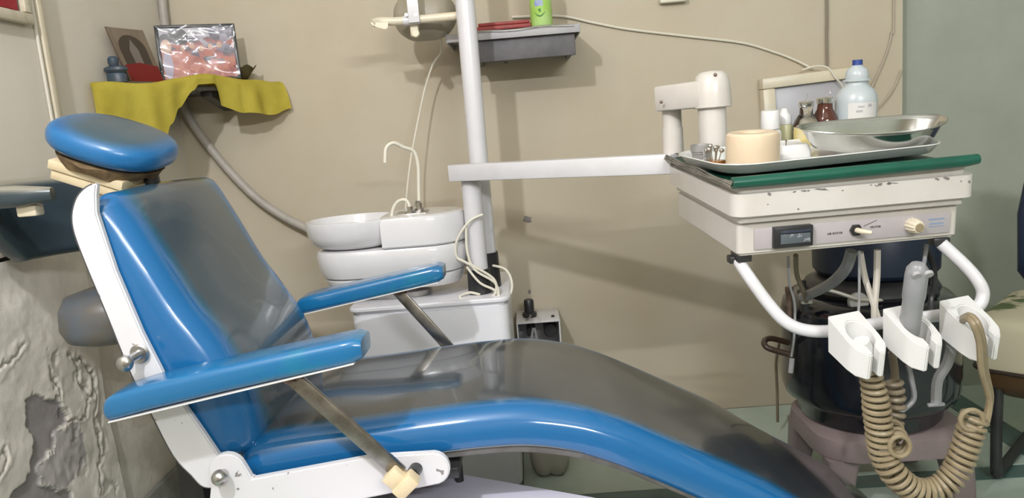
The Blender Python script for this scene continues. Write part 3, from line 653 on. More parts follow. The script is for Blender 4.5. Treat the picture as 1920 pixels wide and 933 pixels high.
# grey syringe handpiece in the middle holder
s0 = P(1719, 512, Y=1.39); s1 = P(1702, 640, Y=1.425); dd = (s1 - s0).normalized(); L = (s1 - s0).length
syr = tag(obj('syringe_handpiece', lathe([(.001, -.022), (.012, -.020), (.019, -.010), (.0205, .004), (.0205, .05), (.019, .056), (.0185, L * .9), (.013, L + .01), (.001, L + .014)], s0, 24, M=rot_to(dd)), M_greyh), 'grey air and water syringe standing in the middle instrument holder', 'syringe')
for dx in (-.011, .011): obj('button', cyl(s0 + Vector((dx + .001, -.016, .004)), s0 + Vector((dx + .001, -.0215, -.001)), .0085, n=16, bev=.001), M_shelfl, syr)
# coiled hose: from left holder, down, U-turn, up to right holder
hose = tag(obj('coiled_hose', coil(cr([P(1630, 690, Y=1.41), P(1640, 740, Y=1.41), P(1648, 800, Y=1.41), P(1655, 850, Y=1.41), P(1678, 890, Y=1.40), P(1715, 918, Y=1.40), P(1755, 918, Y=1.40), P(1788, 890, Y=1.40), P(1806, 850, Y=1.40), P(1822, 800, Y=1.40), P(1830, 775, Y=1.40)], 10), .0225, .0052, 36, per=16, ramp=lambda f: .72 + .28 * min(1, f * 6)), M_hose), 'tan coiled hose looping from the left instrument holder to the right one', 'hose')
def hpart(nm, pts, r, m_=M_hose, k=7, n=9, par=hose): return obj(nm, tube(cr(pts, k), r, n), m_, par)
hpart('hose_tail', [P(1852, 772, Y=1.41), P(1856, 740, Y=1.41), P(1846, 690, Y=1.39), P(1842, 640, Y=1.37), P(1832, 606, Y=1.365), P(1818, 592, Y=1.385), P(1806, 596, Y=1.42)], .0070)
hpart('hose_tail', [P(1850, 790, Y=1.40), P(1855, 750, Y=1.40), P(1840, 690, Y=1.375), P(1836, 640, Y=1.36), P(1824, 606, Y=1.355), P(1812, 597, Y=1.38), P(1804, 602, Y=1.42)], .0062)
obj('hose_ring', tube(cr([P(1822 + 21 * math.cos(a), 787 + 19 * math.sin(a), Y=1.38) for a in [2 * math.pi * k / 12 for k in range(12)]], 3, True), .0048, 8, closed=True), M_hose, hose)
hpart('hose_cuff', [P(1612, 640, Y=1.40), P(1625, 668, Y=1.405), P(1630, 695, Y=1.41)], .019, M_wplas)
h2 = tag(obj('coiled_hose', coil(cr([P(1670, 712, Y=1.44), P(1676, 760, Y=1.44), P(1670, 800, Y=1.44), P(1664, 840, Y=1.44)], 10), .019, .0052, 9, per=16), M_hoseg), 'short brown coiled hose hanging behind the longer tan coil', 'hose')
for k, (px, py, rr2) in enumerate(((1672, 808, 20), (1680, 822, 19), (1684, 830, 18), (1687, 836, 19))):
    obj('hose_loop', tube(cr([P(px + rr2 * math.cos(a), py + rr2 * math.sin(a), Y=1.385 + .012 * (3 - k)) for a in [2 * math.pi * j / 12 for j in range(12)]], 3, True), .0048, 8, closed=True), M_hose, h2)
hpart('hose_tail', [P(1650, 722, Y=1.47), P(1662, 735, Y=1.46), P(1676, 722, Y=1.47), P(1678, 700, Y=1.48), P(1672, 660, Y=1.48)], .0078, M_hoseg, par=h2)
# supply tubes below the head (parts of the unit)
def up(nm, pts, r, m_=M_tube): return obj(nm, tube(cr(pts, 6), r, 8), m_, unit)
zu = HM @ Vector((0, .1, -.149))
up('supply_tube', [P(1613, 472, Y=1.64), P(1622, 520, Y=1.64), P(1638, 570, Y=1.60), P(1650, 610, Y=1.56)], .007)
up('supply_tube', [P(1645, 468, Y=1.62), P(1644, 520, Y=1.62), P(1640, 570, Y=1.60), P(1640, 605, Y=1.56)], .0075)
up('supply_tube', [P(1611, 470, Y=1.60), P(1611, 560, Y=1.60), P(1608, 600, Y=1.58)], .003, M_greyh)
up('drain_hose', [P(1597, 470, Y=1.72), P(1586, 502, Y=1.74), P(1562, 528, Y=1.80), P(1530, 546, Y=1.88), P(1505, 556, Y=1.96)], .0135, M_greyh)
up('supply_tube', [P(1492, 478, Y=1.80), P(1494, 515, Y=1.85), P(1506, 545, Y=1.90), P(1512, 565, Y=1.95)], .006, M_hoseg)
up('supply_tube', [P(1478, 480, Y=1.70), P(1480, 530, Y=1.70), P(1490, 570, Y=1.70), P(1489, 630, Y=1.70), P(1484, 668, Y=1.70)], .003, M_greyh)
q = P(1485, 672, Y=1.70); up('tube_nozzle', [q, q + Vector((-.002, 0, -.02)), q + Vector((-.004, 0, -.034))], .006, M_greyh)
up('black_cable', [P(1735, 462, Y=1.62), P(1750, 500, Y=1.62), P(1752, 530, Y=1.62), P(1746, 560, Y=1.62), P(1745, 590, Y=1.60)], .006, M_dark)
up('supply_tube', [P(1738, 458, Y=1.60), P(1733, 490, Y=1.60), P(1728, 520, Y=1.55), P(1722, 560, Y=1.50)], .0045, M_greyh)
up('supply_tube', [P(1700, 672, Y=1.47), P(1710, 715, Y=1.47), P(1712, 750, Y=1.47), P(1680, 778, Y=1.46), P(1670, 790, Y=1.45)], .0055, M_greyh)
up('supply_tube', [P(1672, 655, Y=1.47), P(1676, 690, Y=1.47), P(1674, 715, Y=1.47)], .006, M_hoseg)
up('suction_tip', [P(1786, 640, Y=1.46), P(1776, 680, Y=1.46), P(1758, 712, Y=1.46), P(1755, 755, Y=1.46)], .0105, M_greyh)
q = P(1755, 758, Y=1.455); obj('suction_bracket', rbox(q, (.034, .008, .007), .002), M_greyh, unit)
# cord wound round the pole
up('wound_cord', [P(905, 402, Y=2.35), P(880, 415, Y=2.34), P(857, 450, Y=2.34), P(856, 480, Y=2.34), P(870, 490, Y=2.335), P(890, 500, Y=2.33), P(925, 522, Y=2.33), P(930, 545, Y=2.325), P(915, 560, Y=2.325), P(880, 565, Y=2.325), P(862, 556, Y=2.33), P(880, 548, Y=2.35), P(900, 552, Y=2.34)], .0042, M_cord)
up('wound_cord', [P(874, 420, Y=2.345), P(876, 470, Y=2.335), P(890, 505, Y=2.33), P(928, 530, Y=2.33), P(936, 560, Y=2.325), P(938, 600, Y=2.325), P(934, 632, Y=2.325)], .0042, M_cord)
up('wound_cord', [P(875, 500, Y=2.335), P(900, 530, Y=2.33), P(932, 548, Y=2.33), P(938, 585, Y=2.32), P(941, 640, Y=2.315)], .004, M_cord)
up('wound_cord', [P(922, 497, Y=2.44), P(948, 505, Y=2.42), P(960, 530, Y=2.40), P(955, 555, Y=2.38), P(935, 570, Y=2.34), P(900, 570, Y=2.33), P(862, 560, Y=2.33), P(870, 585, Y=2.325), P(900, 612, Y=2.32), P(940, 640, Y=2.31)], .0042, M_cord)
# ================================================================== OPERATING LAMP
LY = 2.58
lc = P(792, 20, Y=LY)
lamp = thing('operating_lamp', (lc.x, LY, lc.z - .12), 'cream dental operating lamp with a bar handle hung beside the pole', 'lamp')
pr = [(.001, .0), (.05, .004), (.085, .02), (.105, .05), (.112, .085), (.112, .092), (.105, .090), (.098, .05), (.06, .018), (.001, .012)]
Ml = Matrix.Rotation(R(-98), 3, 'X')
b = nb()
lathe(pr, (lc.x, LY - .02, lc.z + .004), 40, .98, .80, b, Ml)
zc_ = P(790, 73, Y=LY).z
for v in b.verts:
    if v.co.z < zc_: v.co.z = zc_ + (v.co.z - zc_) * .15
obj('reflector', b, mat('grey_beige_enamel', (.34, .30, .23), .4, c2=(.30, .26, .20), scale=8), lamp)
hz = P(780, 38, Y=LY - .07)
hl = [P(706, 52, Y=LY - .12), P(697, 44, Y=LY - .10), P(712, 40, Y=LY - .08), P(742, 40, Y=LY - .075), P(790, 36, Y=LY - .075), P(856, 30, Y=LY - .075)]
hn = obj('handle', tube(cr(hl[1:], 6), .0135, 14), M_creamp, lamp)
b = nb(); loft(b, [[P(x, y, Y=LY - .105 + dy) for x, y in ((695, 42), (728, 42), (727, 52), (722, 55), (708, 51), (697, 47))] for dy in (0, .05)]); obj('handle_tip', b, M_creamp, hn)
obj('handle_collar', tube([P(757, 39, Y=LY - .075), P(787, 36, Y=LY - .075)], .0155, 14), M_white, lamp)
sx = P(775, 20, Y=LY - .09)
obj('yoke_strap', rbox((sx.x, LY - .094, sx.z + .02), (.036, .006, .115), .002), M_white, lamp)
q = P(780, 62, Y=LY - .05); obj('yoke_stem', rbox((q.x - .003, LY - .05, q.z + .01), (.028, .03, .045), .006), M_creamp, lamp)
q = P(780, 63, Y=LY - .07); kb = ycyl(q.x, q.z, LY - .06, LY - .085, .0125, bev=.002); obj('lock_knob', kb, M_creamp, lamp)
for px in (762, 780):
    q = P(px, 28, Y=LY - .095); obj('screw', ycyl(q.x, q.z, LY - .095, LY - .099, .0055, n=12), M_steel, lamp)
obj('lamp_arm', tube(cr([(sx.x, LY - .094, sx.z + .07), (sx.x, LY - .07, sx.z + .20), (sx.x + .02, LY - .03, sx.z + .30), (PXc - .03, 2.50, sx.z + .34), (PXc, 2.49, sx.z + .34)], 6), .014, 12), M_white, lamp)
lw = [P(828, 92, Y=2.78), P(812, 120, Y=2.78), P(797, 165, Y=2.78), P(783, 230, Y=2.76), P(770, 300, Y=2.72), P(763, 360, Y=2.66), P(760, 400, Y=2.60)]
obj('lamp_cord', tube(cr([(lc.x + .04, LY + .02, lc.z - .02)] + lw, 6), .0036, 8), M_cord, lamp)
# ================================================================== ON THE DELIVERY HEAD
def hobj(nm, b, m_, par=None, **k): return obj(nm, b, m_, par, HM, **k)
# green rubber mat
ml, mr = HP(1226, 283, z=.012), HP(1842, 300, z=.012)
fl, bl, fr = HP(1371, 345, z=.006), HP(1226, 280, z=.012), HP(1838, 308, z=.006)
x0, x1 = -.004, fr.x; y0, y1 = fl.y - .006, HD - .004
mt = thing('rubber_mat', HM @ Vector((x0, y0, 0)), 'dark green rubber mat lying over the instrument head', 'mat')
hobj('mat_sheet', sheet(lambda u, v: Vector((x0 + (x1 - .008 - x0) * u, y0 + (y1 - y0) * v, .0035 + .0025 * (1 - v) * (1 + math.sin(9 * u)) * .4 + .0012 * math.sin(17 * v) * (u < .05))), 30, 20, .0035), M_gmat, mt)
hobj('front_roll', tube([(x0 + .002, y0, .0085), (x0 + .1, y0 - .001, .009), (x0 + .3, y0 - .002, .011), (x1 - .03, y0 - .002, .013), (x1 + .004, y0, .015)], [.0120, .0125, .0125, .0125, .0105], 14), M_gmat, mt)
for k in range(3):
    hobj('layer_edge', tube([(x0 - .003 + .002 * k, y0 + (y1 - y0) * f, .002 + .0035 * k + .002 * math.sin(13 * f + k)) for f in [i / 14 for i in range(15)]], .0022, 6), M_gmat2, mt)
TZ = .0105
# white compartment tray, set slightly askew on the mat
tw, td = .535, .300; TMx = HM @ Matrix.Translation((.006, .036, 0)) @ Matrix.Rotation(R(7.5), 4, 'Z')
tcx, tcy = tw / 2, td / 2
tr = thing('instrument_tray', TMx @ Vector((tcx, tcy, TZ)), 'white enamel instrument tray with compartments on the green mat', 'tray')
rings = []
for ins, z in ((.030, TZ), (.016, TZ + .004), (.004, TZ + .020), (-.001, TZ + .0235), (0, TZ + .0255), (.005, TZ + .0245), (.010, TZ + .016), (.022, TZ + .0055), (.034, TZ + .003)):
    rings.append([(x, y, z) for x, y in rrect(tw - 2 * ins, td - 2 * ins, max(.02, .075 - ins), 8, tcx, tcy)])
obj('tray_body', loft(nb(), rings), M_tray, tr, TMx, sharp=60)
for (cx, cy, sx_, sy_) in ((.165, tcy, .008, td - .07), (.09, tcy + .045, .14, .008)):
    obj('divider', rbox((cx, cy, TZ + .009), (sx_, sy_, .013), .0035, 3), M_tray, tr, TMx)
TB = TZ + .0032
def base(px, py, z=TB): return HP(px, py, z=z)
def place(nm, prof, px, py, label, cat, m_, z=TB, n=28, **k):
    q = base(px, py, z); return tag(hobj(nm, lathe([(r, zz + z) for r, zz in prof], (q.x, q.y, 0), n, **k), m_), label, cat), q
def sc(q): return ((HM @ q) - EYE).length / F     # metres per pixel at that place
# cotton roll dispenser
q = HP(1411, 300, y=.125); k_ = sc(q); r = 46 * k_; h = 64 * k_
cd_ = tag(hobj('cotton_dispenser', lathe([(.001, TB), (r * .98, TB), (r, TB + .004), (r, TB + h - .012), (r * .97, TB + h - .004), (r * .88, TB + h), (r * .56, TB + h), (r * .50, TB + h - .002), (r * .46, TB + h - .02), (.001, TB + h - .022)], (q.x, q.y, 0), 44), M_peach), 'peach plastic cylinder dispenser with a round hole in its top', 'dispenser')
# glass dish with steel burs in orange liquid
q = HP(1340, 288, y=.185); k_ = sc(q); r = 21 * k_; h = 32 * k_
gd = thing('bur_dish', HM @ Vector((q.x, q.y, TB)), 'small clear glass dish of steel burs standing in orange liquid', 'dish')
hobj('glass_dish', lathe([(.001, TB), (r * .86, TB), (r * .90, TB + .002), (r, TB + h), (r * .95, TB + h), (r * .84, TB + .004), (.001, TB + .004)], (q.x, q.y, 0), 28), M_glass, gd)
hobj('liquid', lathe([(.001, TB + .0042), (r * .83, TB + .0042), (r * .90, TB + .016), (.001, TB + .016)], (q.x, q.y, 0), 28), M_orange, gd)
for k in range(7):
    a = 2 * math.pi * k / 7; rr = r * (.62 if k else .1)
    p0_ = Vector((q.x + rr * .35 * math.cos(a), q.y + rr * .35 * math.sin(a), TB + .0055)); p1_ = Vector((q.x + rr * math.cos(a) * 1.1, q.y + rr * math.sin(a) * 1.1, TB + h * .95 + .004 * (k % 3)))
    b = cyl(p0_, p1_, .0012, n=8); sph(p1_, .0058, 7, b, (1, 1, .85)); hobj('bur', b, M_shiny, gd)
# small tin cup
q = HP(1315, 268, y=.27); k_ = sc(q); r = 19.5 * k_; h = 32 * k_
cp = thing('tin_cup', HM @ Vector((q.x, q.y, TB)), 'small grey tin cup with a stepped rim in the tray corner', 'cup')
hobj('cup_body', lathe([(.001, TB), (r * .86, TB), (r * .86, TB + h * .5), (r * .92, TB + h * .54), (r * .92, TB + h * .62), (r, TB + h * .66), (r, TB + h), (r * .93, TB + h), (r * .84, TB + h * .6), (.001, TB + h * .3)], (q.x, q.y, 0), 30), mat('grey_tin', (.34, .33, .32), .4, .4), cp)
hobj('cup_band', lathe([(r * .875, TB + .001), (r * .885, TB + .002), (r * .885, TB + h * .26), (r * .875, TB + h * .28)], (q.x, q.y, 0), 30), M_mauve, cp)
# loose dark beads
for k, (px, py) in enumerate(((1462, 294), (1471, 297), (1481, 296), (1459, 299), (1475, 292))):
    q = HP(px, py, y=.115 + .012 * (k % 3)); rb_ = .0028 + .0006 * (k % 2)
    tag(hobj('bead', sph((q.x, q.y, TB + rb_), rb_, 6), M_dark), 'tiny dark bead lying in the tray compartment beside the peach dispenser', 'bead', 'dark beads in the tray')
# white bur block with a single bur
q = HP(1487, 278, y=.235)
bb_ = thing('bur_block', HM @ Vector((q.x, q.y, TB)), 'white bur block holding one upright bur behind the peach dispenser', 'bur block')
hobj('block_body', loft(nb(), [[(q.x + x, q.y + y, TB + z) for x, y in rrect(.070 - i, .045 - i, .008, 4)] for z, i in ((0, 0), (.012, .0), (.026, .006), (.030, .010))]), M_wplas, bb_)
b = cyl((q.x - .024, q.y - .016, TB + .0285), (q.x - .024, q.y - .017, TB + .040), .0013, n=8); sph((q.x - .024, q.y - .017, TB + .0415), .0025, 6, b); hobj('bur', b, M_rust, bb_)
# kidney dish
qa, qb = HP(1506, 234, z=.072), HP(1772, 215, z=.072)
kx0, kx1 = HP(1500, 245, y=.19).x, HP(1776, 228, y=.19).x; kl = (kx1 - kx0) / 2; kcx = (kx0 + kx1) / 2; kcy = .185
KB = TZ + .022
def kid(s, z, dx=0):
    out = []
    for i in range(64):
        a = 2 * math.pi * i / 64; x = math.cos(a); y = math.sin(a)
        yy = y * .50 + (.20 * (1 - x * x) if y > 0 else .20 * (1 - x * x)) * -1 * 1.0
        yy = y * .46 - .22 * (1 - x * x) + .10
        yw = yy * kl * s; out.append((kcx + x * kl * s, kcy + yw, z + yw * .13))
    return out
kd = tag(hobj('kidney_dish', loft(nb(), [kid(.74, KB), kid(.79, KB + .003), kid(.86, KB + .020), kid(.93, KB + .041), kid(.965, KB + .0485), kid(1.0, KB + .0495), kid(1.005, KB + .0475), kid(.995, KB + .0465), kid(.955, KB + .0455), kid(.915, KB + .039), kid(.845, KB + .018), kid(.775, KB + .005), kid(.72, KB + .004)][::-1]), M_shiny, sharp=70), 'polished stainless steel kidney dish resting across the white tray', 'kidney dish')
# bottles at the back of the head
BZ = .008
def bottle(nm, px, pyb, pyt, wpx, prof, m_, label, cat, yb, grp=None):
    """prof of (radius fraction, height fraction); standing on the mat at depth yb"""
    q = HP(px, pyb, y=yb); k_ = sc(q); r = wpx * k_ / 2; q0 = HP(px, pyt, y=yb); h = q0.z - BZ
    t_ = thing(nm, HM @ Vector((q.x, yb, BZ)), label, cat, grp)
    return t_, q.x, r, h
def lt(nm, prof, x, y, r, h, m_, par, n=32, sy=1): return hobj(nm, lathe([(a * r, BZ + z * h) for a, z in prof], (x, y, 0), n, 1, sy), m_, par)
yb = .436
t_, x, r, h = bottle('saline_bottle', 1604, 222, 112, 66, None, None, 'milky plastic saline bottle with a blue cap and printed label', 'bottle', yb)
lt('bottle_body', [(.001, 0), (.92, 0), (1, .02), (1, .50), (.96, .58), (.80, .645), (.58, .69), (.53, .72), (.53, .745), (.66, .75), (.66, .765), (.53, .77), (.55, .80), (.54, .84), (.46, .89), (.28, .92), (.24, .935), (.001, .936)], x, yb, r, h, M_milk, t_)
lt('bottle_cap', [(.001, .937), (.25, .937), (.24, .96), (.235, .998), (.001, 1.0)], x, yb, r, h, M_bluecap, t_, 12)
b = sheet(lambda u, v: Vector((x + (r + .0006) * math.sin((u - .5) * 1.5 - .1), yb - (r + .0006) * math.cos((u - .5) * 1.5 - .1), BZ + h * (.10 + .40 * v))), 14, 2); lb = hobj('label', b, M_label, t_)
for (u0, u1, v0, v1) in ((.30, .50, .86, .9), (.25, .45, .72, .78), (.62, .75, .86, .95), (.3, .42, .5, .53), (.3, .42, .4, .43), (.3, .42, .3, .33)):
    hobj('print_bar', sheet(lambda u, v: Vector((x + (r + .001) * math.sin((u0 + (u1 - u0) * u - .5) * 1.5 - .1), yb - (r + .001) * math.cos((u0 + (u1 - u0) * u - .5) * 1.5 - .1), BZ + h * (.10 + .40 * (v0 + (v1 - v0) * v)))), 4, 1), M_shelfl, lb)
yb = .437
t_, x, r, h = bottle('amber_vial', 1546, 225, 183, 44, None, None, 'dark amber glass vial with a crimped metal top', 'vial', yb)
lt('vial_body', [(.001, 0), (.98, 0), (1, .02), (1, .48), (.86, .62), (.58, .76), (.54, .88), (.001, .885)], x, yb, r, h, M_amber, t_)
lt('crimp_cap', [(.001, .886), (.60, .886), (.64, .90), (.64, .985), (.58, 1), (.001, 1)], x, yb, r, h, M_shiny, t_)
hobj('pull_ring', tube([(x + .004, yb, BZ + h), (x + .009, yb, BZ + h + .012), (x + .014, yb, BZ + h + .020), (x + .016, yb, BZ + h + .014), (x + .011, yb, BZ + h + .008)], .0006, 6), M_shiny, t_)
yb = .394
t_, x, r, h = bottle('clear_vial', 1511, 235, 190, 44, None, None, 'clear glass vial with yellow label and crimped metal top', 'vial', yb)
lt('vial_body', [(.001, 0), (.98, 0), (1, .02), (1, .50), (.82, .62), (.50, .74), (.48, .88), (.001, .885)], x, yb, r, h, M_glass, t_)
lt('crimp_cap', [(.001, .886), (.52, .886), (.56, .90), (.56, .985), (.5, 1), (.001, 1)], x, yb, r, h, M_shiny, t_)
hobj('label', sheet(lambda u, v: Vector((x + (r + .0006) * math.sin((u - .5) * 3), yb - (r + .0006) * math.cos((u - .5) * 3), BZ + h * (.06 + .42 * v))), 14, 2), mat('yellow_label', (.62, .50, .18), .6, c2=(.55, .48, .3), scale=80), t_)
hobj('pull_ring', tube([(x - .002, yb, BZ + h), (x + .001, yb, BZ + h + .010), (x + .003, yb, BZ + h + .018)], .0006, 6), M_shiny, t_)
yb = .432
t_, x, r, h = bottle('dropper_bottle', 1470, 245, 202, 30, None, None, 'small white dropper bottle with a domed cap and yellow contents', 'bottle', yb)
lt('bottle_body', [(.001, 0), (.98, 0), (1, .02), (1, .50), (.85, .60), (.001, .605)], x, yb, r, h, mat('pale_yellow_plastic', (.62, .60, .36), .35, Transmission_Weight=.3), t_)
lt('dropper_cap', [(.001, .606), (.80, .606), (.84, .66), (.74, .82), (.45, .9), (.4, .98), (.001, 1.0)], x, yb, r, h, M_wplas, t_)
yb = .395
t_, x, r, h = bottle('pill_bottle', 1444, 250, 207, 38, None, None, 'squat white plastic bottle with a broad screw cap', 'bottle', yb)
lt('bottle_body', [(.001, 0), (.98, 0), (1, .02), (1, .44), (.92, .50), (.86, .54), (.001, .55)], x, yb, r, h, M_wplas, t_)
lt('screw_cap', [(.001, .56), (.84, .56), (.86, .58), (.84, .97), (.78, 1), (.001, 1)], x, yb, r, h, M_wplas, t_)
# ================================================================== WALL SHELF (right of pole)
sy0, sy1 = 2.63, WY - .001
a_, b_ = P(838, 72, Y=sy0), P(1086, 55, Y=sy0); zt = P(1086, 44, Y=sy0).z; zl = P(1086, 57, Y=sy0).z; zb = P(1000, 108, Y=sy0 + .02).z
ws = thing('wall_shelf', ((a_.x + b_.x) / 2, WY, zb), 'grey metal wall shelf with a deep front apron on the cream wall', 'shelf')
obj('shelf_board', rbox(((a_.x + b_.x) / 2, (sy0 + sy1) / 2, zt - .006), (b_.x - a_.x, sy1 - sy0, .008), .001), M_shelfl, ws)
obj('front_lip', rbox(((a_.x + b_.x) / 2, sy0, (zt + zl) / 2 - .003), (b_.x - a_.x, .006, zt - zl + .004), .0015), M_shelfl, ws)
obj('end_lip', rbox((b_.x + .001, (sy0 + sy1) / 2, (zt + zl) / 2 - .001), (.006, sy1 - sy0, zt - zl + .010), .0015), M_shelfl, ws)
obj('end_lip', rbox((a_.x - .001, (sy0 + sy1) / 2, (zt + zl) / 2 - .001), (.006, sy1 - sy0, zt - zl + .010), .0015), M_shelfl, ws)
obj('apron', rbox(((a_.x + b_.x) / 2 + .03, sy0 + .025, (zl + zb) / 2 - .002), (b_.x - a_.x - .09, .018, zl - zb), .003), M_shelfg, ws)
for xx in (a_.x + .10, b_.x - .03): obj('bracket', rbox((xx, (sy0 + sy1) / 2 + .015, (zl + zb) / 2), (.016, sy1 - sy0 - .04, zl - zb - .01), .002), M_shelfg, ws)
zt2 = zt + .0025
q = tag(obj('newspaper', sheet(lambda u, v: Vector((a_.x + .06 + (b_.x - a_.x - .075) * u, sy0 - .007 + .22 * v, zt2 + .003 + .0025 * math.sin(11 * u) * (1 - v) + (-.011 * max(0, .10 - v) / .10))), 30, 14, .001), M_paper), 'folded newspaper lining the grey wall shelf', 'newspaper')
rp = P(945, 46, Y=2.72)
rd = thing('red_box', (rp.x, 2.75, zt2 + .006), 'flat dark red case lying on newspaper on the wall shelf', 'case')
obj('case_base', rbox((rp.x, 2.75, zt2 + .014), (.19, .13, .014), .003), M_red, rd); obj('case_lid', rbox((rp.x, 2.75, zt2 + .0275), (.18, .122, .011), .003), M_red, rd)
gp = P(1016, 46, Y=2.70); GZ = zt2 + .0065
can = thing('spray_can', (gp.x, 2.70, GZ), 'lime green spray can with a dark green smile mark on the wall shelf', 'can')
gr = .0385
obj('can_body', lathe([(.001, 0), (gr * .95, 0), (gr, .004), (gr, .155), (gr * .9, .168), (gr * .6, .175), (.001, .176)], (gp.x, 2.70, GZ), 36), mat('lime_green_print', (.30, .52, .06), .3, c2=(.42, .60, .22), scale=7, lo=.4, hi=.6), can)
obj('can_cap', lathe([(.001, .1765), (gr * .62, .1765), (gr * .60, .20), (gr * .4, .205), (.001, .205)], (gp.x, 2.70, GZ), 24), M_wplas, can)
def oncan(u, v): return Vector((gp.x + (gr + .0006) * math.sin(u / gr - .15), 2.70 - (gr + .0006) * math.cos(u / gr - .15), GZ + v))
obj('smile_mark', tube([oncan(-.018 + .036 * f, .044 - .013 * math.sin(math.pi * f)) for f in [i / 14 for i in range(15)]], [.0006 + .0016 * math.sin(math.pi * i / 14) for i in range(15)], 6), mat('dark_green_print', (.04, .18, .05), .5), can)
for (u, v, du, dv) in ((0, .052, .005, .004), (0, .052, .005, -.004), (.001, .046, .003, .001)):
    obj('leaf_mark', tube([oncan(u - du, v - dv), oncan(u, v), oncan(u + du, v + dv)], [.0005, .002, .0005], 6), mat('dark_green_print', (.04, .18, .05), .5), can)
obj('blue_print', sheet(lambda u, v: oncan(-.017 + .03 * u, .064 + .02 * v), 6, 2), mat('blue_violet_print', (.22, .25, .55), .5, c2=(.35, .45, .4), scale=60), can)
# ================================================================== X-RAY VIEWER AND CABLES
VX0, VX1 = P(1430, 143, Y=2.86).x, P(1621, 120, Y=2.86).x; VZ1 = P(1430, 143, Y=2.86).z; VZ0 = VZ1 - .34
vw = thing('xray_viewer', ((VX0 + VX1) / 2, WY, VZ0), 'cream framed x-ray viewing box mounted on the cream wall', 'viewer')
VMr = Matrix.Translation(((VX0 + VX1) / 2, 2.87, (VZ0 + VZ1) / 2)) @ Matrix.Rotation(R(-2.6), 4, 'Y'); vwx, vh = VX1 - VX0, VZ1 - VZ0
for nm, c, s in (('frame_rail', (0, 0, vh / 2 - .02), (vwx, .058, .04)), ('frame_rail', (0, 0, -vh / 2 + .02), (vwx, .058, .04)), ('frame_stile', (-vwx / 2 + .0225, 0, 0), (.045, .057, vh - .081)), ('frame_stile', (vwx / 2 - .0225, 0, 0), (.045, .057, vh - .081))):
    obj(nm, rbox(c, s, .005), M_creamp, vw, VMr)
obj('diffuser', rbox((0, .008, 0), (vwx - .091, .03, vh - .081), .001), mat('grey_diffuser', (.42, .41, .44), .35), vw, VMr)
cabs = ['cream cable running along the wall from shelf to x-ray viewer', 'dark vertical cable dropping down the wall to the x-ray viewer', 'thin cream cable arcing over the top of the x-ray viewer', 'thin pale cable hanging down the wall beside the green wall', 'thin pale cable curving low beside the green wall']
cp_ = [[P(960, 32, Y=2.885), P(1050, 30, Y=2.885), P(1110, 42, Y=2.89), P(1180, 55, Y=2.89), P(1290, 68, Y=2.89), P(1390, 80, Y=2.89), P(1450, 97, Y=2.89), P(1490, 112, Y=2.888), P(1520, 127, Y=2.88)],
       [Vector((P(1550, -30, Y=2.885).x, 2.885, CZ - .005)), P(1550, -30, Y=2.885), P(1550, 60, Y=2.885), P(1551, 124, Y=2.885)],
       [P(1505, 131, Y=2.86), P(1530, 124, Y=2.85), P(1552, 127, Y=2.84), P(1566, 145, Y=2.835), P(1580, 163, Y=2.84), P(1590, 200, Y=2.85)],
       [Vector((P(1676, -20, Y=2.89).x, 2.89, CZ - .005)), P(1676, -20, Y=2.89), P(1672, 60, Y=2.89), P(1660, 105, Y=2.89), P(1640, 150, Y=2.885), P(1630, 172, Y=2.88)],
       [P(1690, 130, Y=2.89), P(1676, 165, Y=2.89), P(1655, 192, Y=2.885), P(1635, 212, Y=2.88), P(1628, 240, Y=2.88)]]
for k in range(5): tag(obj('cable', tube(cr(cp_[k], 6), (.0045, .0045, .0035, .0028, .0028)[k], 8), (M_cord, mat('brown_cable', (.20, .165, .12), .5), M_cord, mat('beige_cable', (.42, .36, .28), .5), mat('beige_cable', (.42, .36, .28), .5))[k]), cabs[k], 'cable')
q = P(1262, 2, Y=2.88); tag(obj('cable_clip', rbox(q + Vector((0, 0, .004)), (.10, .03, .02), .006), M_cord), 'small cream clip fixed high on the cream wall', 'clip')
# hole and chips in the back wall plaster
def chip(px, py, rx, ry, label):
    b = nb(); rg = []; rs = [random.uniform(.55, 1.2) for _ in range(12)]
    for s, dy in ((1, .0008), (.75, .0016), (.3, .0012)):
        rg.append([P(px + rx * s * rs[k] * math.cos(2 * math.pi * k / 12), py + ry * s * rs[k] * math.sin(2 * math.pi * k / 12), Y=WY - dy) for k in range(12)])
    o = obj('plaster_chip', loft(b, rg), M_bare, wall_back); return o
chip(988, 411, 10, 6, ''); chip(948, 117, 4, 2, ''); chip(993, 546, 3, 5, '')
# ================================================================== LEFT CORNER SHELF
SZ = 1.428; CA, CB = Vector((LX, 2.30, SZ)), Vector((-.905, WY, SZ))
cs_ = thing('corner_shelf', (LX + .1, WY - .1, SZ - .02), 'small dark corner shelf under the yellow cloth', 'shelf')
obj('shelf_board', prism([(LX + .012, 2.32), (CB.x - .03, WY - .002), (LX + .012, WY - .002)], SZ - .022, SZ - .003, .001, 'Z'), M_shelfg, cs_)
obj('shelf_bracket', prism([(WY - .004, SZ - .085), (WY - .004, SZ - .023), (WY - .22, SZ - .023), (WY - .22, SZ - .04), (WY - .03, SZ - .085)], -1.125, -1.085, .002, 'X'), M_dark, cs_)
def edge(s): return CA.lerp(CB, s)
nrm = Vector((CB.y - CA.y, -(CB.x - CA.x), 0)).normalized()
def hang(s):
    pts_ = [(0, .19), (.1, .20), (.25, .20), (.30, .19), (.335, .14), (.40, .09), (.47, .04), (.50, .022), (.595, .02), (.607, .04), (.62, .095), (.72, .115), (.88, .125), (1, .10)]
    for (a0, h0), (a1, h1) in zip(pts_, pts_[1:]):
        if s <= a1: f = (s - a0) / (a1 - a0); f = f * f * (3 - 2 * f); return h0 + (h1 - h0) * f
    return pts_[-1][1]
